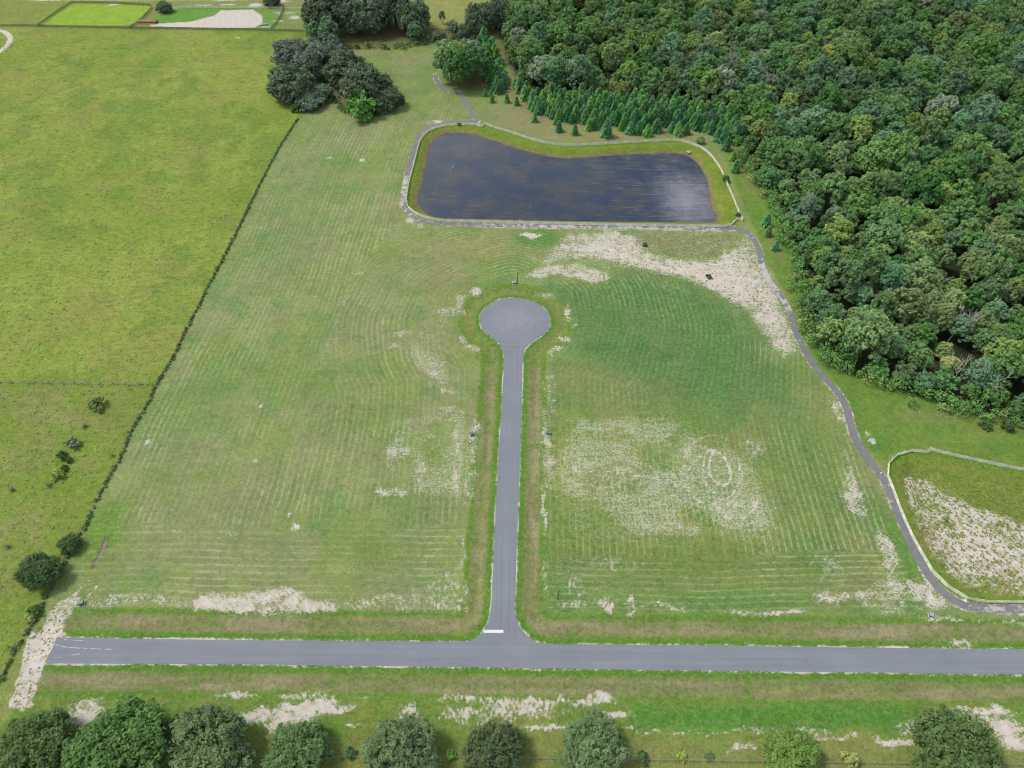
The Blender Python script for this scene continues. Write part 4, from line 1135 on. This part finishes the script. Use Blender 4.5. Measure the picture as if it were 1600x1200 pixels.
oak(467, 1170, 108, 'round dense oak standing clear right of the joined pair', 0)
oak(627, 1172, 132, 'uneven oak with a tall top below the side road junction, left side', 1)
oak(773, 1172, 104, 'compact oak directly below the side road junction', 2)
oak(929, 1172, 122, 'grey-green mossy oak right of the junction', 1)
oak(1242, 1182, 98, 'fresh green oak between the grey oak and the bottom right one', 3)
oak(1487, 1176, 150, 'dark twin-topped oak near the bottom right corner', 0)
oak(60, 892, 74, 'big round tree on the pasture fence line at lower left', 2, 1.0, 3.5, None, 'oak_tree', 'tree')
oak(107, 848, 38, 'smaller dark tree just above the big one on the fence line', 0, 1.1, 2.5, None, 'oak_tree', 'tree')
FO = [crown_mesh(430 + i, 8.0, 12, .7, 44, 16, 20, .42, LM[['oakfar', 'oakgrey', 'oakfar', 'oakfar'][i]], .95) for i in range(4)]
def foak(px, py, wpx, lab, i, hs=1.0, cz=5.0, group='dusky oaks of the groves at the top', cat='tree'):
    x, y = g1(px, py, cz)
    s = abs(g1(px + wpx / 2, py, cz)[0] - x) / 8.6
    plant('oak_tree', [('trunk', OT), ('crown', FO[i])], x, y, lab, cat, group, s, None, s * hs, 0)
foak(457, 136, 82, 'broad dusky oak at the left end of the lower grove', 0, .8)
foak(458, 84, 62, 'dusky oak at the upper left of the lower grove', 1, .8)
foak(506, 100, 84, 'grey oak in the middle of the lower grove', 1, .9)
foak(545, 116, 78, 'oak right of the grey one in the lower grove', 0, .85)
foak(571, 142, 84, 'big mossy oak at the lower right of the lower grove', 2, .9)
foak(602, 152, 52, 'small dark oak at the right tip of the lower grove', 3, .8)
foak(500, 140, 40, 'narrow shaded oak in the gap of the lower grove', 3, .8)
foak(480, 152, 44, 'low oak at the foot of the lower grove', 1, .6)
foak(514, 36, 82, 'large dark oak left of the upper tree row', 3, 1.1)
foak(562, 36, 80, 'dark oak second in the upper tree row', 2, 1.1)
foak(618, 28, 66, 'tall dark oak in the middle of the upper row', 3, 1.35)
foak(648, 38, 56, 'dark oak right of the tall middle one', 3, 1.2)
foak(685, 48, 22, 'small dark round tree between the upper row and the pale shrub', 3, .9)
foak(723, 46, 30, 'olive tree left of the dark pair by the wood', 0, .9)
foak(752, 38, 50, 'tall dark oak at the left end of the big wood', 3, 1.3)
foak(775, 30, 44, 'dark oak touching the corner of the big wood', 0, 1.3)
foak(255, 10, 26, 'single dark tree beside the green paddock', 3, .8, 3)
foak(424, 1, 26, 'tree at the top edge behind the sandy arena', 3, .8, 3)
def lone(proto, px, py, wpx, lab, cat='tree', cz=3.5, group=None, hs=1.0, name='broadleaf_tree'):
    cm, tm, w_, k_, R = PROTO[proto]
    x, y = g1(px, py, cz)
    s = abs(g1(px + wpx / 2, py, cz)[0] - x) / (R * 1.05)
    plant(name, [('trunk', tm), ('crown', cm)], x, y, lab, cat, group, s, None, s * hs, hz(x, y))
lone(4, 704, 108, 46, 'olive tree at the left of the round grove by the trail', cz=6)
lone(9, 722, 100, 44, 'yellowish tree at the centre of the round grove by the trail', cz=7)
lone(5, 742, 112, 46, 'dark tree at the right of the round grove by the trail', cz=6)
lone(1, 716, 124, 44, 'green tree at the front of the round grove by the trail', cz=5)
lone(6, 735, 88, 40, 'grey-green tree at the back of the round grove', cz=7)
lone(2, 490, 56, 26, 'bluish small tree above the lower grove', cz=4)
lone(2, 515, 62, 34, 'bluish green tree between the two groves', cz=4)
lone(8, 650, 58, 22, 'bluish small tree at the foot of the upper row', cz=3)
lone(6, 707, 50, 22, 'pale grey-pink leafless shrub at the top of the mown lane', 'shrub', 3)
lone(4, 690, 20, 10, 'thin tree sticking up behind the upper row', cz=6, hs=1.5)

SHR = {k: crown_mesh(500 + i, 1.5, 2.2, .1, 9, 9, 12, .24, LM[k], name='foliage') for i, k in enumerate(('brush', 'bright', 'dark', 'grey', 'yellow', 'olive', 'mid', 'weed'))}
TW = []
for i in range(3):
    r = random.Random(i + 70); b = MB()
    for k in range(22):
        a, e = r.uniform(0, 6.28), r.uniform(.35, 1.3)
        L = r.uniform(.9, 1.7)
        p1 = Vector((math.cos(a) * math.cos(e), math.sin(a) * math.cos(e), math.sin(e))) * L
        b.tube([(0, 0, 0), p1 * .5 + Vector((0, 0, .1)), p1], [.06, .045, .02], 4)
        for q in range(3):
            p2 = p1 * .6 + Vector((r.uniform(-.5, .5), r.uniform(-.5, .5), r.uniform(0, .5)))
            b.tube([p1 * .5, p2], [.035, .015], 3)
    TW.append(b.mesh('twigs', simple('grey_twigs', alb(150, 148, 146), .9, .1, .2, 3)))
def shrub(px, py, wpx, k, lab, name='shrub', cat='shrub', group=None, hs=1.0):
    x, y = g1(px, py, .6)
    s = abs(g1(px + wpx / 2, py)[0] - g1(px, py)[0]) / 1.5
    plant(name, [('foliage', SHR[k])], x, y, lab, cat, group, s, None, s * hs)
def twig(px, py, wpx, i, lab, green=None):
    x, y = g1(px, py, .6)
    s = abs(g1(px + wpx / 2, py)[0] - g1(px, py)[0]) / 1.3
    plant('bare_shrub', [('twigs', TW[i])] + ([('foliage', SHR[green])] if green else []), x, y, lab, 'shrub', 'grey bare shrubs in the pasture', s * (.8 if green else 1), None, s * .8)
twig(151, 634, 26, 0, 'largest grey-green shrub in the pasture below the cross fence', 'olive')
twig(133, 665, 15, 1, 'small thin grey shrub under the largest one')
twig(114, 694, 22, 2, 'grey bare shrub above the dark green bushes', 'grey')
twig(76, 758, 16, 0, 'bare grey shrub below the yellow-green bush')
twig(18, 764, 14, 1, 'lone bare grey shrub near the left edge of the photo')
twig(12, 853, 13, 2, 'tiny bare grey shrub left of the big fence line tree')
for j, (px, py, w, k, lab) in enumerate([(96, 713, 16, 'brush', 'dark green bush left of a grey shrub in the pasture'), (109, 719, 10, 'brush', 'dark green bush below a grey shrub in the pasture'), (100, 732, 12, 'brush', 'narrow green bush in the row down the pasture'), (90, 743, 18, 'yellow', 'yellow-green bush in the row down the pasture'),
    (26, 1012, 7, 'yellow', 'tiny bright yellow weed on the fence line left of the sandy track'), (48, 966, 16, 'yellow', 'yellow-green bush on the fence line near the sandy track'), (56, 955, 20, 'brush', 'dark bush on the fence line above the yellow one'), (1327, 1188, 26, 'yellow', 'small bright green bush right of the fresh green oak'), (546, 1176, 18, 'dark', 'small dark bush between two oaks at the bottom'), (704, 1180, 16, 'bright', 'small bush touching the left side of the compact oak'),
    (1003, 1184, 20, 'brush', 'small green bush right of the grey mossy oak'), (1066, 1182, 16, 'yellow', 'yellowish weed clump on the bottom fence'), (1110, 1182, 14, 'brush', 'small weed clump further right on the bottom fence'), (565, 180, 46, 'mid', 'bright green bush below the lower oak grove'), (585, 176, 26, 'brush', 'darker bush beside the bright one under the oaks'), (622, 160, 20, 'brush', 'bush at the right tip of the oak grove'),
    (478, 164, 26, 'bright', 'green bush where the pasture fence meets the oaks'), (462, 172, 16, 'dark', 'dark bush at the top end of the pasture fence'), (1134, 281, 12, 'dark', 'dark bush growing through the pond fence on the right'), (1154, 336, 9, 'dark', 'small dark bush at the pond fence corner'), (718, 194, 6, 'brush', 'tiny bush on the upper pond fence'), (1095, 222, 14, 'bright', 'low bush outside the pond fence curve'),
    (1540, 665, 18, 'brush', 'low bush on the grass left of the wood tip'), (1572, 668, 20, 'brush', 'low bush on the grass nearest the wood tip'), (1484, 810, 5, 'brush', 'small weed on the sandy basin'), (703, 256, 24, 'weed', 'greenish weed clump standing in the pond'), (695, 253, 14, 'weed', 'small greenish weed clump left of the bigger one in the pond'), (1008, 382, 8, 'brush', 'small bush on the bare sand, left one'), (1108, 432, 9, 'brush', 'small bush on the bare sand, right one')]):
    hs = .25 if 'pond' in lab and 'weed' in lab else (.5 if 'weed' in lab else 1.0)
    shrub(px, py, w, k, lab, hs=hs)

# undergrowth masses: one object each
def undergrowth(name, line, step, width, r0, nleaf, leaf, mat, label, cat, keep=1.0, seed=1, hfac=1.0):
    r = np.random.default_rng(seed)
    L = smooth_line(line, step)
    cs, rs = [], []
    for p in L:
        if r.random() > keep: continue
        q = p + r.normal(size=2) * width
        R = r0 * r.uniform(.55, 1.35)
        cs.append(np.array([q[0], q[1], R * .45 * hfac])); rs.append(R)
    cs = np.array(cs)
    z = height(cs[:, :2])
    n = len(cs)
    d = r.normal(size=(n, nleaf, 3)); d /= np.linalg.norm(d, axis=2)[:, :, None]
    d[:, :, 2] = np.abs(d[:, :, 2]) * hfac
    C = cs[:, None, :] + d * (np.array(rs) * 1.0)[:, None, None] * r.uniform(.5, 1.05, (n, nleaf, 1))
    C[:, :, 2] += z[:, None]
    C = C.reshape(-1, 3)
    Nn = d.reshape(-1, 3) + r.normal(size=C.shape) * .5
    Nn /= np.linalg.norm(Nn, axis=1)[:, None]
    a = np.cross(Nn, r.normal(size=C.shape)); a /= np.linalg.norm(a, axis=1)[:, None]
    b2 = np.cross(Nn, a)
    s = leaf * r.uniform(.6, 1.4, (len(C), 1))
    o = obj_from(name, quads_mesh(name, C, a * s, b2 * s * .6, np.clip(np.repeat(r.uniform(0, 1, n), nleaf) + r.uniform(-.2, .2, len(C)), 0, 1), mat))
    return tag(o, label, cat, kind='stuff')
undergrowth('fence_line_brush', EDGE[1:-1], .7, .20, .46, 32, .22, LM['brush'], 'dark brush and tall weeds along the pasture boundary', 'brush', 1.0, 1, 1.1)
undergrowth('fence_line_brush', EDGE[4:-1], 3.4, .35, .55, 46, .22, LM['dark'], 'darker clumps in the brush of the pasture boundary', 'brush', .42, 2, 1.3)
undergrowth('fence_line_brush', EDGE[14:-1] + np.array([-.8, 0]), 2.5, .7, .7, 40, .22, LM['bright'], 'fresh green weeds on the pasture side of the boundary', 'brush', .4, 3, .9)
edge_line = G([p for p in FOREST_PX[1:19]])
undergrowth('forest_undergrowth', edge_line, 1.2, 1.6, 2.2, 90, .36, LM['mid'], 'low green bushes skirting the edge of the wood', 'undergrowth', .9, 4, 1.3)
undergrowth('forest_undergrowth', edge_line, 2.4, 1.8, 1.9, 70, .34, LM['olive'], 'bright low bushes skirting the edge of the wood', 'undergrowth', .45, 5, 1.2)
undergrowth('grove_undergrowth', G([(520, 70), (560, 76), (620, 74), (680, 66), (740, 66)]), 2.0, 1.5, 1.6, 60, .4, LM['dark'], 'dark bushes at the foot of the upper tree row', 'undergrowth', .9, 6, 1.2)
undergrowth('grove_undergrowth', G([(440, 150), (470, 165), (490, 158), (520, 160), (545, 180), (590, 182), (625, 160)]), 2.0, 1.0, 1.2, 60, .35, LM['brush'], 'bushes at the foot of the lower oak grove', 'undergrowth', .8, 7, 1.1)

def scatter_tufts(name, poly, n, r0, mat, label, cat, seed, dens=None, leaf=.2, k=8, h=.5):
    r = np.random.default_rng(seed)
    P = r.uniform(poly.min(0), poly.max(0), (n * 3, 2))
    P = P[sdf(P, poly) < -.5][:n]
    z = height(P)
    m_ = len(P)
    R = r0 * r.uniform(.4, 1.5, m_)
    a = r.uniform(0, 6.28, (m_, k)); e = r.uniform(.2, 1.3, (m_, k))
    d = np.stack([np.cos(a) * np.cos(e), np.sin(a) * np.cos(e), np.sin(e) * h], 2)
    C = np.concatenate([P, z[:, None]], 1)[:, None, :] + d * R[:, None, None] * .7
    C = C.reshape(-1, 3); d = d.reshape(-1, 3)
    sd_ = np.cross(d, np.array([0, 0, 1.0])) + 1e-4; sd_ /= np.linalg.norm(sd_, axis=1)[:, None]
    Rk = np.repeat(R, k)[:, None]
    o = obj_from(name, quads_mesh(name, C, d * Rk * .7, sd_ * Rk * .28, np.clip(np.repeat(r.uniform(0, 1, m_), k) + r.uniform(-.2, .2, len(C)), 0, 1), mat))
    return tag(o, label, cat, kind='stuff')
scatter_tufts('weed_tufts', G([(1415, 745), (1450, 735), (1500, 750), (1600, 780), (1700, 800), (1700, 930), (1600, 930), (1530, 924), (1490, 905), (1462, 872), (1440, 830)]), 1700, .34, LM['weed'], 'scattered green weeds dotting the sandy basin', 'weeds', 20)
scatter_tufts('weed_tufts', G([(860, 390), (900, 365), (1160, 366), (1210, 450), (1240, 540), (1180, 490), (1080, 440), (940, 415)]), 700, .28, LM['weed'], 'small weeds dotting the bare sand north of the green field', 'weeds', 21)
scatter_tufts('weed_tufts', G([(100, 935), (124, 938), (98, 980), (52, 1085), (50, 1105), (12, 1104), (32, 1045), (46, 984)]), 150, .22, LM['weed'], 'small weeds dotting the sandy track on the left', 'weeds', 22)
scatter_tufts('pasture_tufts', G([(-100, 60), (430, 60), (410, 180), (440, 200), (240, 590), (60, 930), (-10, 1050), (-260, 900), (-260, 300)]), 11000, .42, LM['rough'], 'dark rough grass tufts all over the left pasture', 'grass', 23, h=.35, k=5)
scatter_tufts('pasture_tufts', G([(-100, 602), (238, 604), (60, 930), (-10, 1050), (-260, 1100)]), 900, .36, LM['weed'], 'yellow-green weed tufts in the lower pasture', 'grass', 24, h=.5, k=6)

# ------------------------------------------------------------------ fences
wood_g = simple('weathered_fence_wood', alb(228, 226, 208, 1.3), .85, .15, .22, 2.2)
wood_w = simple('pale_fence_wood', alb(230, 230, 216, 1.5), .85, .15, .18, 2.2)
wood_k = simple('dark_stained_boards', alb(84, 92, 104), .8, .2, .2, 1.5)
wood_b = simple('brown_post_wood', alb(120, 112, 100), .9, .1, .25, 2)
def fence(name, line, label, mat, bay=2.4, rails=(.24, .56, .88, 1.20), rail_h=.20, span=2, post_h=1.36, group=None, zf=None, thick=.03, post_mat=None):
    L = smooth_line(line, .5) if len(line) < 12 else np.asarray(line)
    s = np.concatenate([[0], np.cumsum(np.linalg.norm(np.diff(L, axis=0), axis=1))])
    n = max(2, int(round(s[-1] / bay)) + 1)
    ts = np.linspace(0, s[-1], n)
    P = np.column_stack([np.interp(ts, s, L[:, 0]), np.interp(ts, s, L[:, 1])])
    Zp = height(P)
    root = empty(name, (P[0][0], P[0][1], 0))
    tag(root, label, 'fence', group)
    o0 = np.array([P[0][0], P[0][1]])
    pb = MB(); pb.box(-.06, .06, -.06, .06, -.3, post_h, .015); pme = pb.mesh('post', post_mat or mat)
    rb = MB(); rb.box(0, 1, -thick / 2, thick / 2, -rail_h / 2, rail_h / 2); rme = rb.mesh('rail', mat)
    for i in range(n):
        a, b_ = P[max(i - 1, 0)], P[min(i + 1, n - 1)]
        o = obj_from('post', pme, root, (P[i][0] - o0[0], P[i][1] - o0[1], Zp[i]))
        o.rotation_euler = (random.uniform(-.02, .02), random.uniform(-.02, .02), math.atan2(b_[1] - a[1], b_[0] - a[0]))
    i = 0
    while i < n - 1:
        j = min(i + span, n - 1)
        for q in range(len(rails)):
            # boards bend with the curve: one mesh per board only when straight enough
            v = P[j] - P[i]
            ln_ = np.linalg.norm(v)
            nn = np.array([-v[1], v[0]]) / ln_ * .078
            o = obj_from('rail', rme, root, (P[i][0] - o0[0] + nn[0], P[i][1] - o0[1] + nn[1], Zp[i] + rails[q] + random.uniform(-.015, .015)))
            o.rotation_euler = (0, -math.atan2(Zp[j] - Zp[i], ln_), math.atan2(v[1], v[0]))
            o.scale = (ln_ - .006, 1, 1)
        i = j
    return root
fence('board_fence', PF_A, 'pale board fence curving round the far and right side of the pond', wood_w)
fence('board_fence', PF_B, 'grey board fence along the near and left side of the pond beside the trail', wood_g)
fence('board_fence', G([(757, 193.0), (753, 196.5), (750, 196.5)], FZ), 'short fence jog at the upper pond corner where the side path ends', wood_g, 1.2, span=1)
fence('board_fence', G([(1160.6, 343.5), (1157, 342.2), (1151, 341.6)], FZ), 'short fence jog at the lower right pond corner', wood_g, 1.2, span=1)
fence('board_fence', BF1, 'straight pale board fence running off the right edge above the sandy basin', wood_g)
fence('board_fence', BF2, 'curved grey board fence between the trail and the sandy basin', wood_g)
fence('board_fence', G([(-60, 1184), (400, 1183), (700, 1183.5), (1000, 1187), (1200, 1190), (1660, 1196)], FZ), 'grey rail fence under the row of oaks at the bottom edge', simple('faded_rail', alb(176, 176, 164), .9, .1, .3, 1), 3.0, (.5, 1.1), .12)
fence('wire_fence', EDGE[:-1], 'old wire fence hidden in brush along the pasture boundary', simple('wire', alb(130, 130, 128), .5, .4, .1), 5.0, (.4, .8, 1.15), .02, 1, 1.3, thick=.02, post_mat=wood_b)
fence('wire_fence', G([(-60, 597), (0, 598), (120, 599.5), (236, 601)]), 'thin fence crossing the pasture to the boundary', simple('old_grey_rail', alb(168, 170, 156), .9, .1, .2, 2), 4.0, (.4, .8, 1.15), .05, 1, 1.3, thick=.03)
undergrowth('fence_line_brush', G([(-20, 599), (120, 600.5), (236, 602)]), 1.0, .2, .35, 16, .16, LM['grey'], 'pale weeds under the cross fence of the pasture', 'brush', .7, 12, .9)
dk = dict(mat=wood_k, bay=2.6, rails=(.35, .7, 1.05, 1.38), rail_h=.17, span=2, post_h=1.5)
fence('board_fence', G([(-120, 39), (0, 40), (60, 40.5), (200, 43.5), (400, 46.5), (486, 49)], .7), 'long dark board fence at the top of the pasture', **dk)
fence('board_fence', G([(59, 40), (84, 22), (96, 13.6), (113, 3)], .7), 'dark board fence slanting left of the bright green paddock', **dk)
fence('board_fence', G([(114, 3.6), (173, 4.4), (236, 8)], .7), 'dark board fence at the back of the bright green paddock', **dk)
fence('board_fence', G([(203, 43), (218, 32), (238, 12)], .7), 'dark board fence between the green paddock and the arena', **dk)
fence('board_fence', G([(424, 44), (436, 30), (444, 10)], .7), 'dark fence at the right of the sandy arena', **dk)
fence('board_fence', G([(246, 10.5), (330, 11), (420, 12), (520, 13)], .7), 'grey fence behind the sandy arena', wood_g, 2.6, (.4, .8, 1.2), .15, 2, 1.4)

# ------------------------------------------------------------------ small things
green_p = simple('green_painted_steel', alb(88, 132, 118), .5, .4, .08, 2)
green_d = simple('dark_green_vent', alb(44, 70, 72), .6, .3, .08, 2)
conc = simple('concrete', alb(206, 204, 198), .9, .1, .1, 3)
white_p = simple('white_paint', alb(238, 242, 240), .5, .4, .03, 3)
steel = simple('galvanised_steel', alb(170, 172, 174), .4, .5, .08, 3, .6)
red_p = simple('red_sign_face', alb(176, 44, 40), .5, .4, .04, 3)
dark_p = simple('dark_green_pole', alb(56, 66, 46), .6, .3, .1, 3)
blue_p = simple('light_blue_lid', alb(150, 190, 206), .5, .4, .06, 3)
black_p = simple('black_rubber', alb(44, 46, 48), .7, .2, .06, 3)
def utility_box(px, py, label, rz=0.0, top=None, s=1.0):
    x, y = g1(px, py)
    e = empty('utility_box', (x, y, hz(x, y)), rz)
    e.scale = (s, s, s)
    tag(e, label, 'utility box', 'green utility boxes beside the roads')
    b = MB(); b.box(-.75, .75, -.7, .7, 0, .12, .02); b.build('pad', conc, e)
    b = MB(); b.box(-.55, .55, -.45, .5, .12, .72); b.build('body', green_p, e)
    b = MB(); b.v = [(-.6, -.5, .722), (.6, -.5, .722), (.6, .55, .722), (-.6, .55, .722), (-.6, -.2, .95), (.6, -.2, .95), (.6, .55, .98), (-.6, .55, .98)]
    b.f = [(3, 2, 1, 0), (0, 1, 5, 4), (1, 2, 6, 5), (2, 3, 7, 6), (3, 0, 4, 7), (4, 5, 6, 7)]
    b.build('lid', top or green_p, e)
    b = MB(); b.box(-.4, .4, -.475, -.452, .2, .6); b.build('door', green_d, e)
utility_box(737.5, 680, 'green utility box on pale sand left of the side road', .5)
utility_box(856.5, 678, 'green utility box on pale sand right of the side road', -.2)
utility_box(128, 944, 'green utility box beside the sandy track at lower left', .3)
utility_box(803, 443, 'blue-green utility box beyond the top of the turning circle', 0, blue_p, .9)
utility_box(1454, 962, 'light blue utility box near the trail at lower right', -.3, blue_p, .8)
# water valve cover by the left box
x, y = g1(734.7, 691)
e = empty('valve_cover', (x, y, hz(x, y))); tag(e, 'small white valve cover on sand just below the left utility box', 'valve cover')
b = MB(); b.tube([(0, 0, 0), (0, 0, .18)], [.42, .42], 14); b.build('collar', black_p, e)
b = MB(); b.tube([(0, 0, .181), (0, 0, .26)], [.30, .26], 14); b.build('cap', white_p, e)
# poles
for px, py, hgt, lab in ((808.5, 443, 5.2, 'thin dark pole just beyond the top of the turning circle'), (871.5, 936, 4.6, 'thin dark pole on speckled grass right of the side road')):
    x, y = g1(px, py)
    e = empty('thin_pole', (x, y, hz(x, y))); tag(e, lab, 'pole')
    b = MB(); b.tube([(0, 0, -.3), (0, 0, 2), (.12, 0, hgt)], [.13, .11, .08], 8); b.build('shaft', dark_p, e)
    b = MB(); b.tube([(.12, 0, hgt), (.12, 0, hgt + .18)], [.17, .10], 8); b.build('cap', dark_p, e)
# signs
def post_sign(px, py, label, face, rz, shape, hgt=2.1, back=None, name='road_sign', sz=.42):
    x, y = g1(px, py)
    e = empty(name, (x, y, hz(x, y)), rz); tag(e, label, 'sign')
    b = MB(); b.box(-.04, .04, -.03, .03, -.2, hgt + .35); b.build('post', steel, e)
    n_ = 8 if shape == 'oct' else 4
    rr = sz / math.cos(math.pi / n_)
    pl = [(rr * math.cos(math.pi / n_ + 2 * math.pi * i / n_), rr * math.sin(math.pi / n_ + 2 * math.pi * i / n_)) for i in range(n_)]
    for nm, y0, y1, mt in (('face', -.058, -.045, face), ('backing', -.044, -.032, back or face)):
        b = MB()
        b.prism(pl, 0, 1)
        b.v = [(p[0], y0 + (y1 - y0) * p[2], hgt + p[1]) for p in b.v]
        o = b.build(nm, mt, e)
    return e
post_sign(749, 983, 'stop sign seen from behind at the mouth of the side road', red_p, math.pi, 'oct', 2.1, steel, 'stop_sign', .40)
post_sign(807.4, 463, 'small white sign at the head of the turning circle', white_p, 0, 'sq', 1.5, None, 'road_sign', .42)
post_sign(700.3, 68, 'tiny white sign on the grass below the upper tree row', white_p, 0, 'sq', 1.8, None, 'white_sign', .5)
x, y = g1(1179, 356)
e = empty('marker_post', (x, y, hz(x, y))); tag(e, 'slim white marker post at the trail bend by the pond', 'marker post')
b = MB(); b.tube([(0, 0, -.2), (0, 0, 1.4)], [.09, .09], 8); b.build('shaft', white_p, e)
b = MB(); b.tube([(0, 0, 1.402), (0, 0, 1.5)], [.11, .05], 8); b.build('cap', steel, e)
# paired white posts at the near pond fence
for px, lab in ((811.6, 'left one of two small white posts on the near pond fence'), (815.2, 'right one of two small white posts on the near pond fence')):
    x, y = g1(px, 349)
    e = empty('short_post', (x, y, hz(x, y))); tag(e, lab, 'post')
    b = MB(); b.box(-.12, .12, -.12, .12, -.1, 1.5, .03); b.build('shaft', white_p, e)
    b = MB(); b.box(-.17, .17, -.17, .17, 1.502, 1.6, .04); b.build('cap', white_p, e)
# white drain outfall on the pond bank
x, y = g1(1077, 236)
e = empty('drain_outfall', (x, y, hz(x, y) + .05)); tag(e, 'white V-shaped concrete drain outlet on the far pond bank', 'drain')
for sx in (-1, 1):
    b = MB(); b.v = [(0, -.9, 0), (sx * .35, -1.0, 0), (sx * 1.3, .7, 0), (sx * 1.0, .8, 0), (0, -.9, .35), (sx * .35, -1.0, .35), (sx * 1.3, .7, .5), (sx * 1.0, .8, .5)]
    b.f = [(0, 3, 2, 1), (4, 5, 6, 7), (0, 1, 5, 4), (1, 2, 6, 5), (2, 3, 7, 6), (3, 0, 4, 7)]
    b.build('wing_wall', conc, e)
b = MB(); b.tube([(0, .9, .2), (0, -.2, .1)], [.3, .3], 10); b.build('pipe', conc, e)
# pads and markers on the trail
x, y = g1(1507.6, 938.6)
e = empty('bench_slab', (x, y, .06), -.5); tag(e, 'small white slab beside the trail at the basin fence corner', 'slab')
b = MB(); b.box(-.35, .35, -.35, .35, 0, .14, .03); b.build('slab', white_p, e)
x, y = g1(1376, 740.5)
e = empty('trail_marker', (x, y, .06), .3); tag(e, 'small white marker in the middle of the trail above the basin', 'marker')
b = MB(); b.tube([(0, 0, 0), (0, 0, .5)], [.26, .2], 10); b.build('drum', white_p, e)
# rocks
def rock(px, py, s, label):
    x, y = g1(px, py)
    r = random.Random(int(px * 7 + py))
    b = MB(); n_ = 7
    for k, (zz, q) in enumerate(((-.1, .9), (.25, 1.0), (.5, .55))):
        b.v += [(math.cos(2 * math.pi * i / n_) * s * q * r.uniform(.75, 1.2), math.sin(2 * math.pi * i / n_) * s * q * r.uniform(.75, 1.2), zz * s) for i in range(n_)]
    for k in range(2):
        b.f += [(k * n_ + i, k * n_ + (i + 1) % n_, (k + 1) * n_ + (i + 1) % n_, (k + 1) * n_ + i) for i in range(n_)]
    b.f.append(tuple(2 * n_ + i for i in range(n_)))
    o = b.build('limestone_rock', conc, None, (x, y, hz(x, y)))
    tag(o, label, 'rock')
rock(1364.5, 692, .75, 'biggest white rock of the little heap beside the trail')
rock(1360, 687.5, .5, 'white rock at the back of the little heap beside the trail')
rock(1357, 689.5, .35, 'smallest white rock of the little heap beside the trail')
rock(233, 688.5, .38, 'lone pale rock on the left field close to the pasture boundary')
rock(399, 719, .4, 'lone pale rock in the middle of the left field')
rock(408, 636, .35, 'small pale rock in the upper part of the left field')
# fallen orange-red hose reel / flag at the road edge
x, y = g1(780.3, 745.5)
e = empty('marker_flag', (x, y, .05), .2); tag(e, 'small reddish utility marker at the left edge of the side road', 'marker')
b = MB(); b.box(-.28, .28, -.12, .12, 0, .06, .02); b.build('base', simple('faded_red', alb(176, 110, 100), .7, .3, .1), e)
b = MB(); b.tube([(0, 0, .06), (0, 0, .5)], [.02, .02], 5); b.build('stem', steel, e)
# paddock clutter
x, y = g1(413, 39)
e = empty('water_trough', (x, y, 0), .25); tag(e, 'pale green water trough at the corner of the sandy arena', 'trough')
b = MB(); b.box(-2.0, 2.0, -.8, .8, 0, .5); b.build('tank', simple('pale_green_plastic', alb(120, 156, 140), .5, .4, .08), e)
b = MB(); b.box(-1.8, 1.8, -.65, .65, .502, .56); b.build('water', simple('trough_water', alb(150, 176, 176), .1, .5, .05), e)
x, y = g1(231, 36)
e = empty('log_pile', (x, y, 0), -.03); tag(e, 'long low stack of brown logs left of the sandy arena', 'log pile')
logm = simple('cut_log_wood', alb(186, 146, 110), .9, .1, .25, 2)
lg = MB(); lg.tube([(-5.4, 0, 0), (5.4, 0, 0)], [.28, .26], 8); lme = lg.mesh('log', logm)
for r_, zz in ((range(-3, 4), .28), (range(-2, 4), .76), (range(-2, 3), 1.22)):
    for k in r_:
        o = obj_from('log', lme, e, (random.uniform(-.4, .4), k * .56 + (.28 if zz == .76 else 0), zz))

print('forest individuals', near_n, 'far', len(far_pts), 'pines', len(pts), 'used protos', len(used))
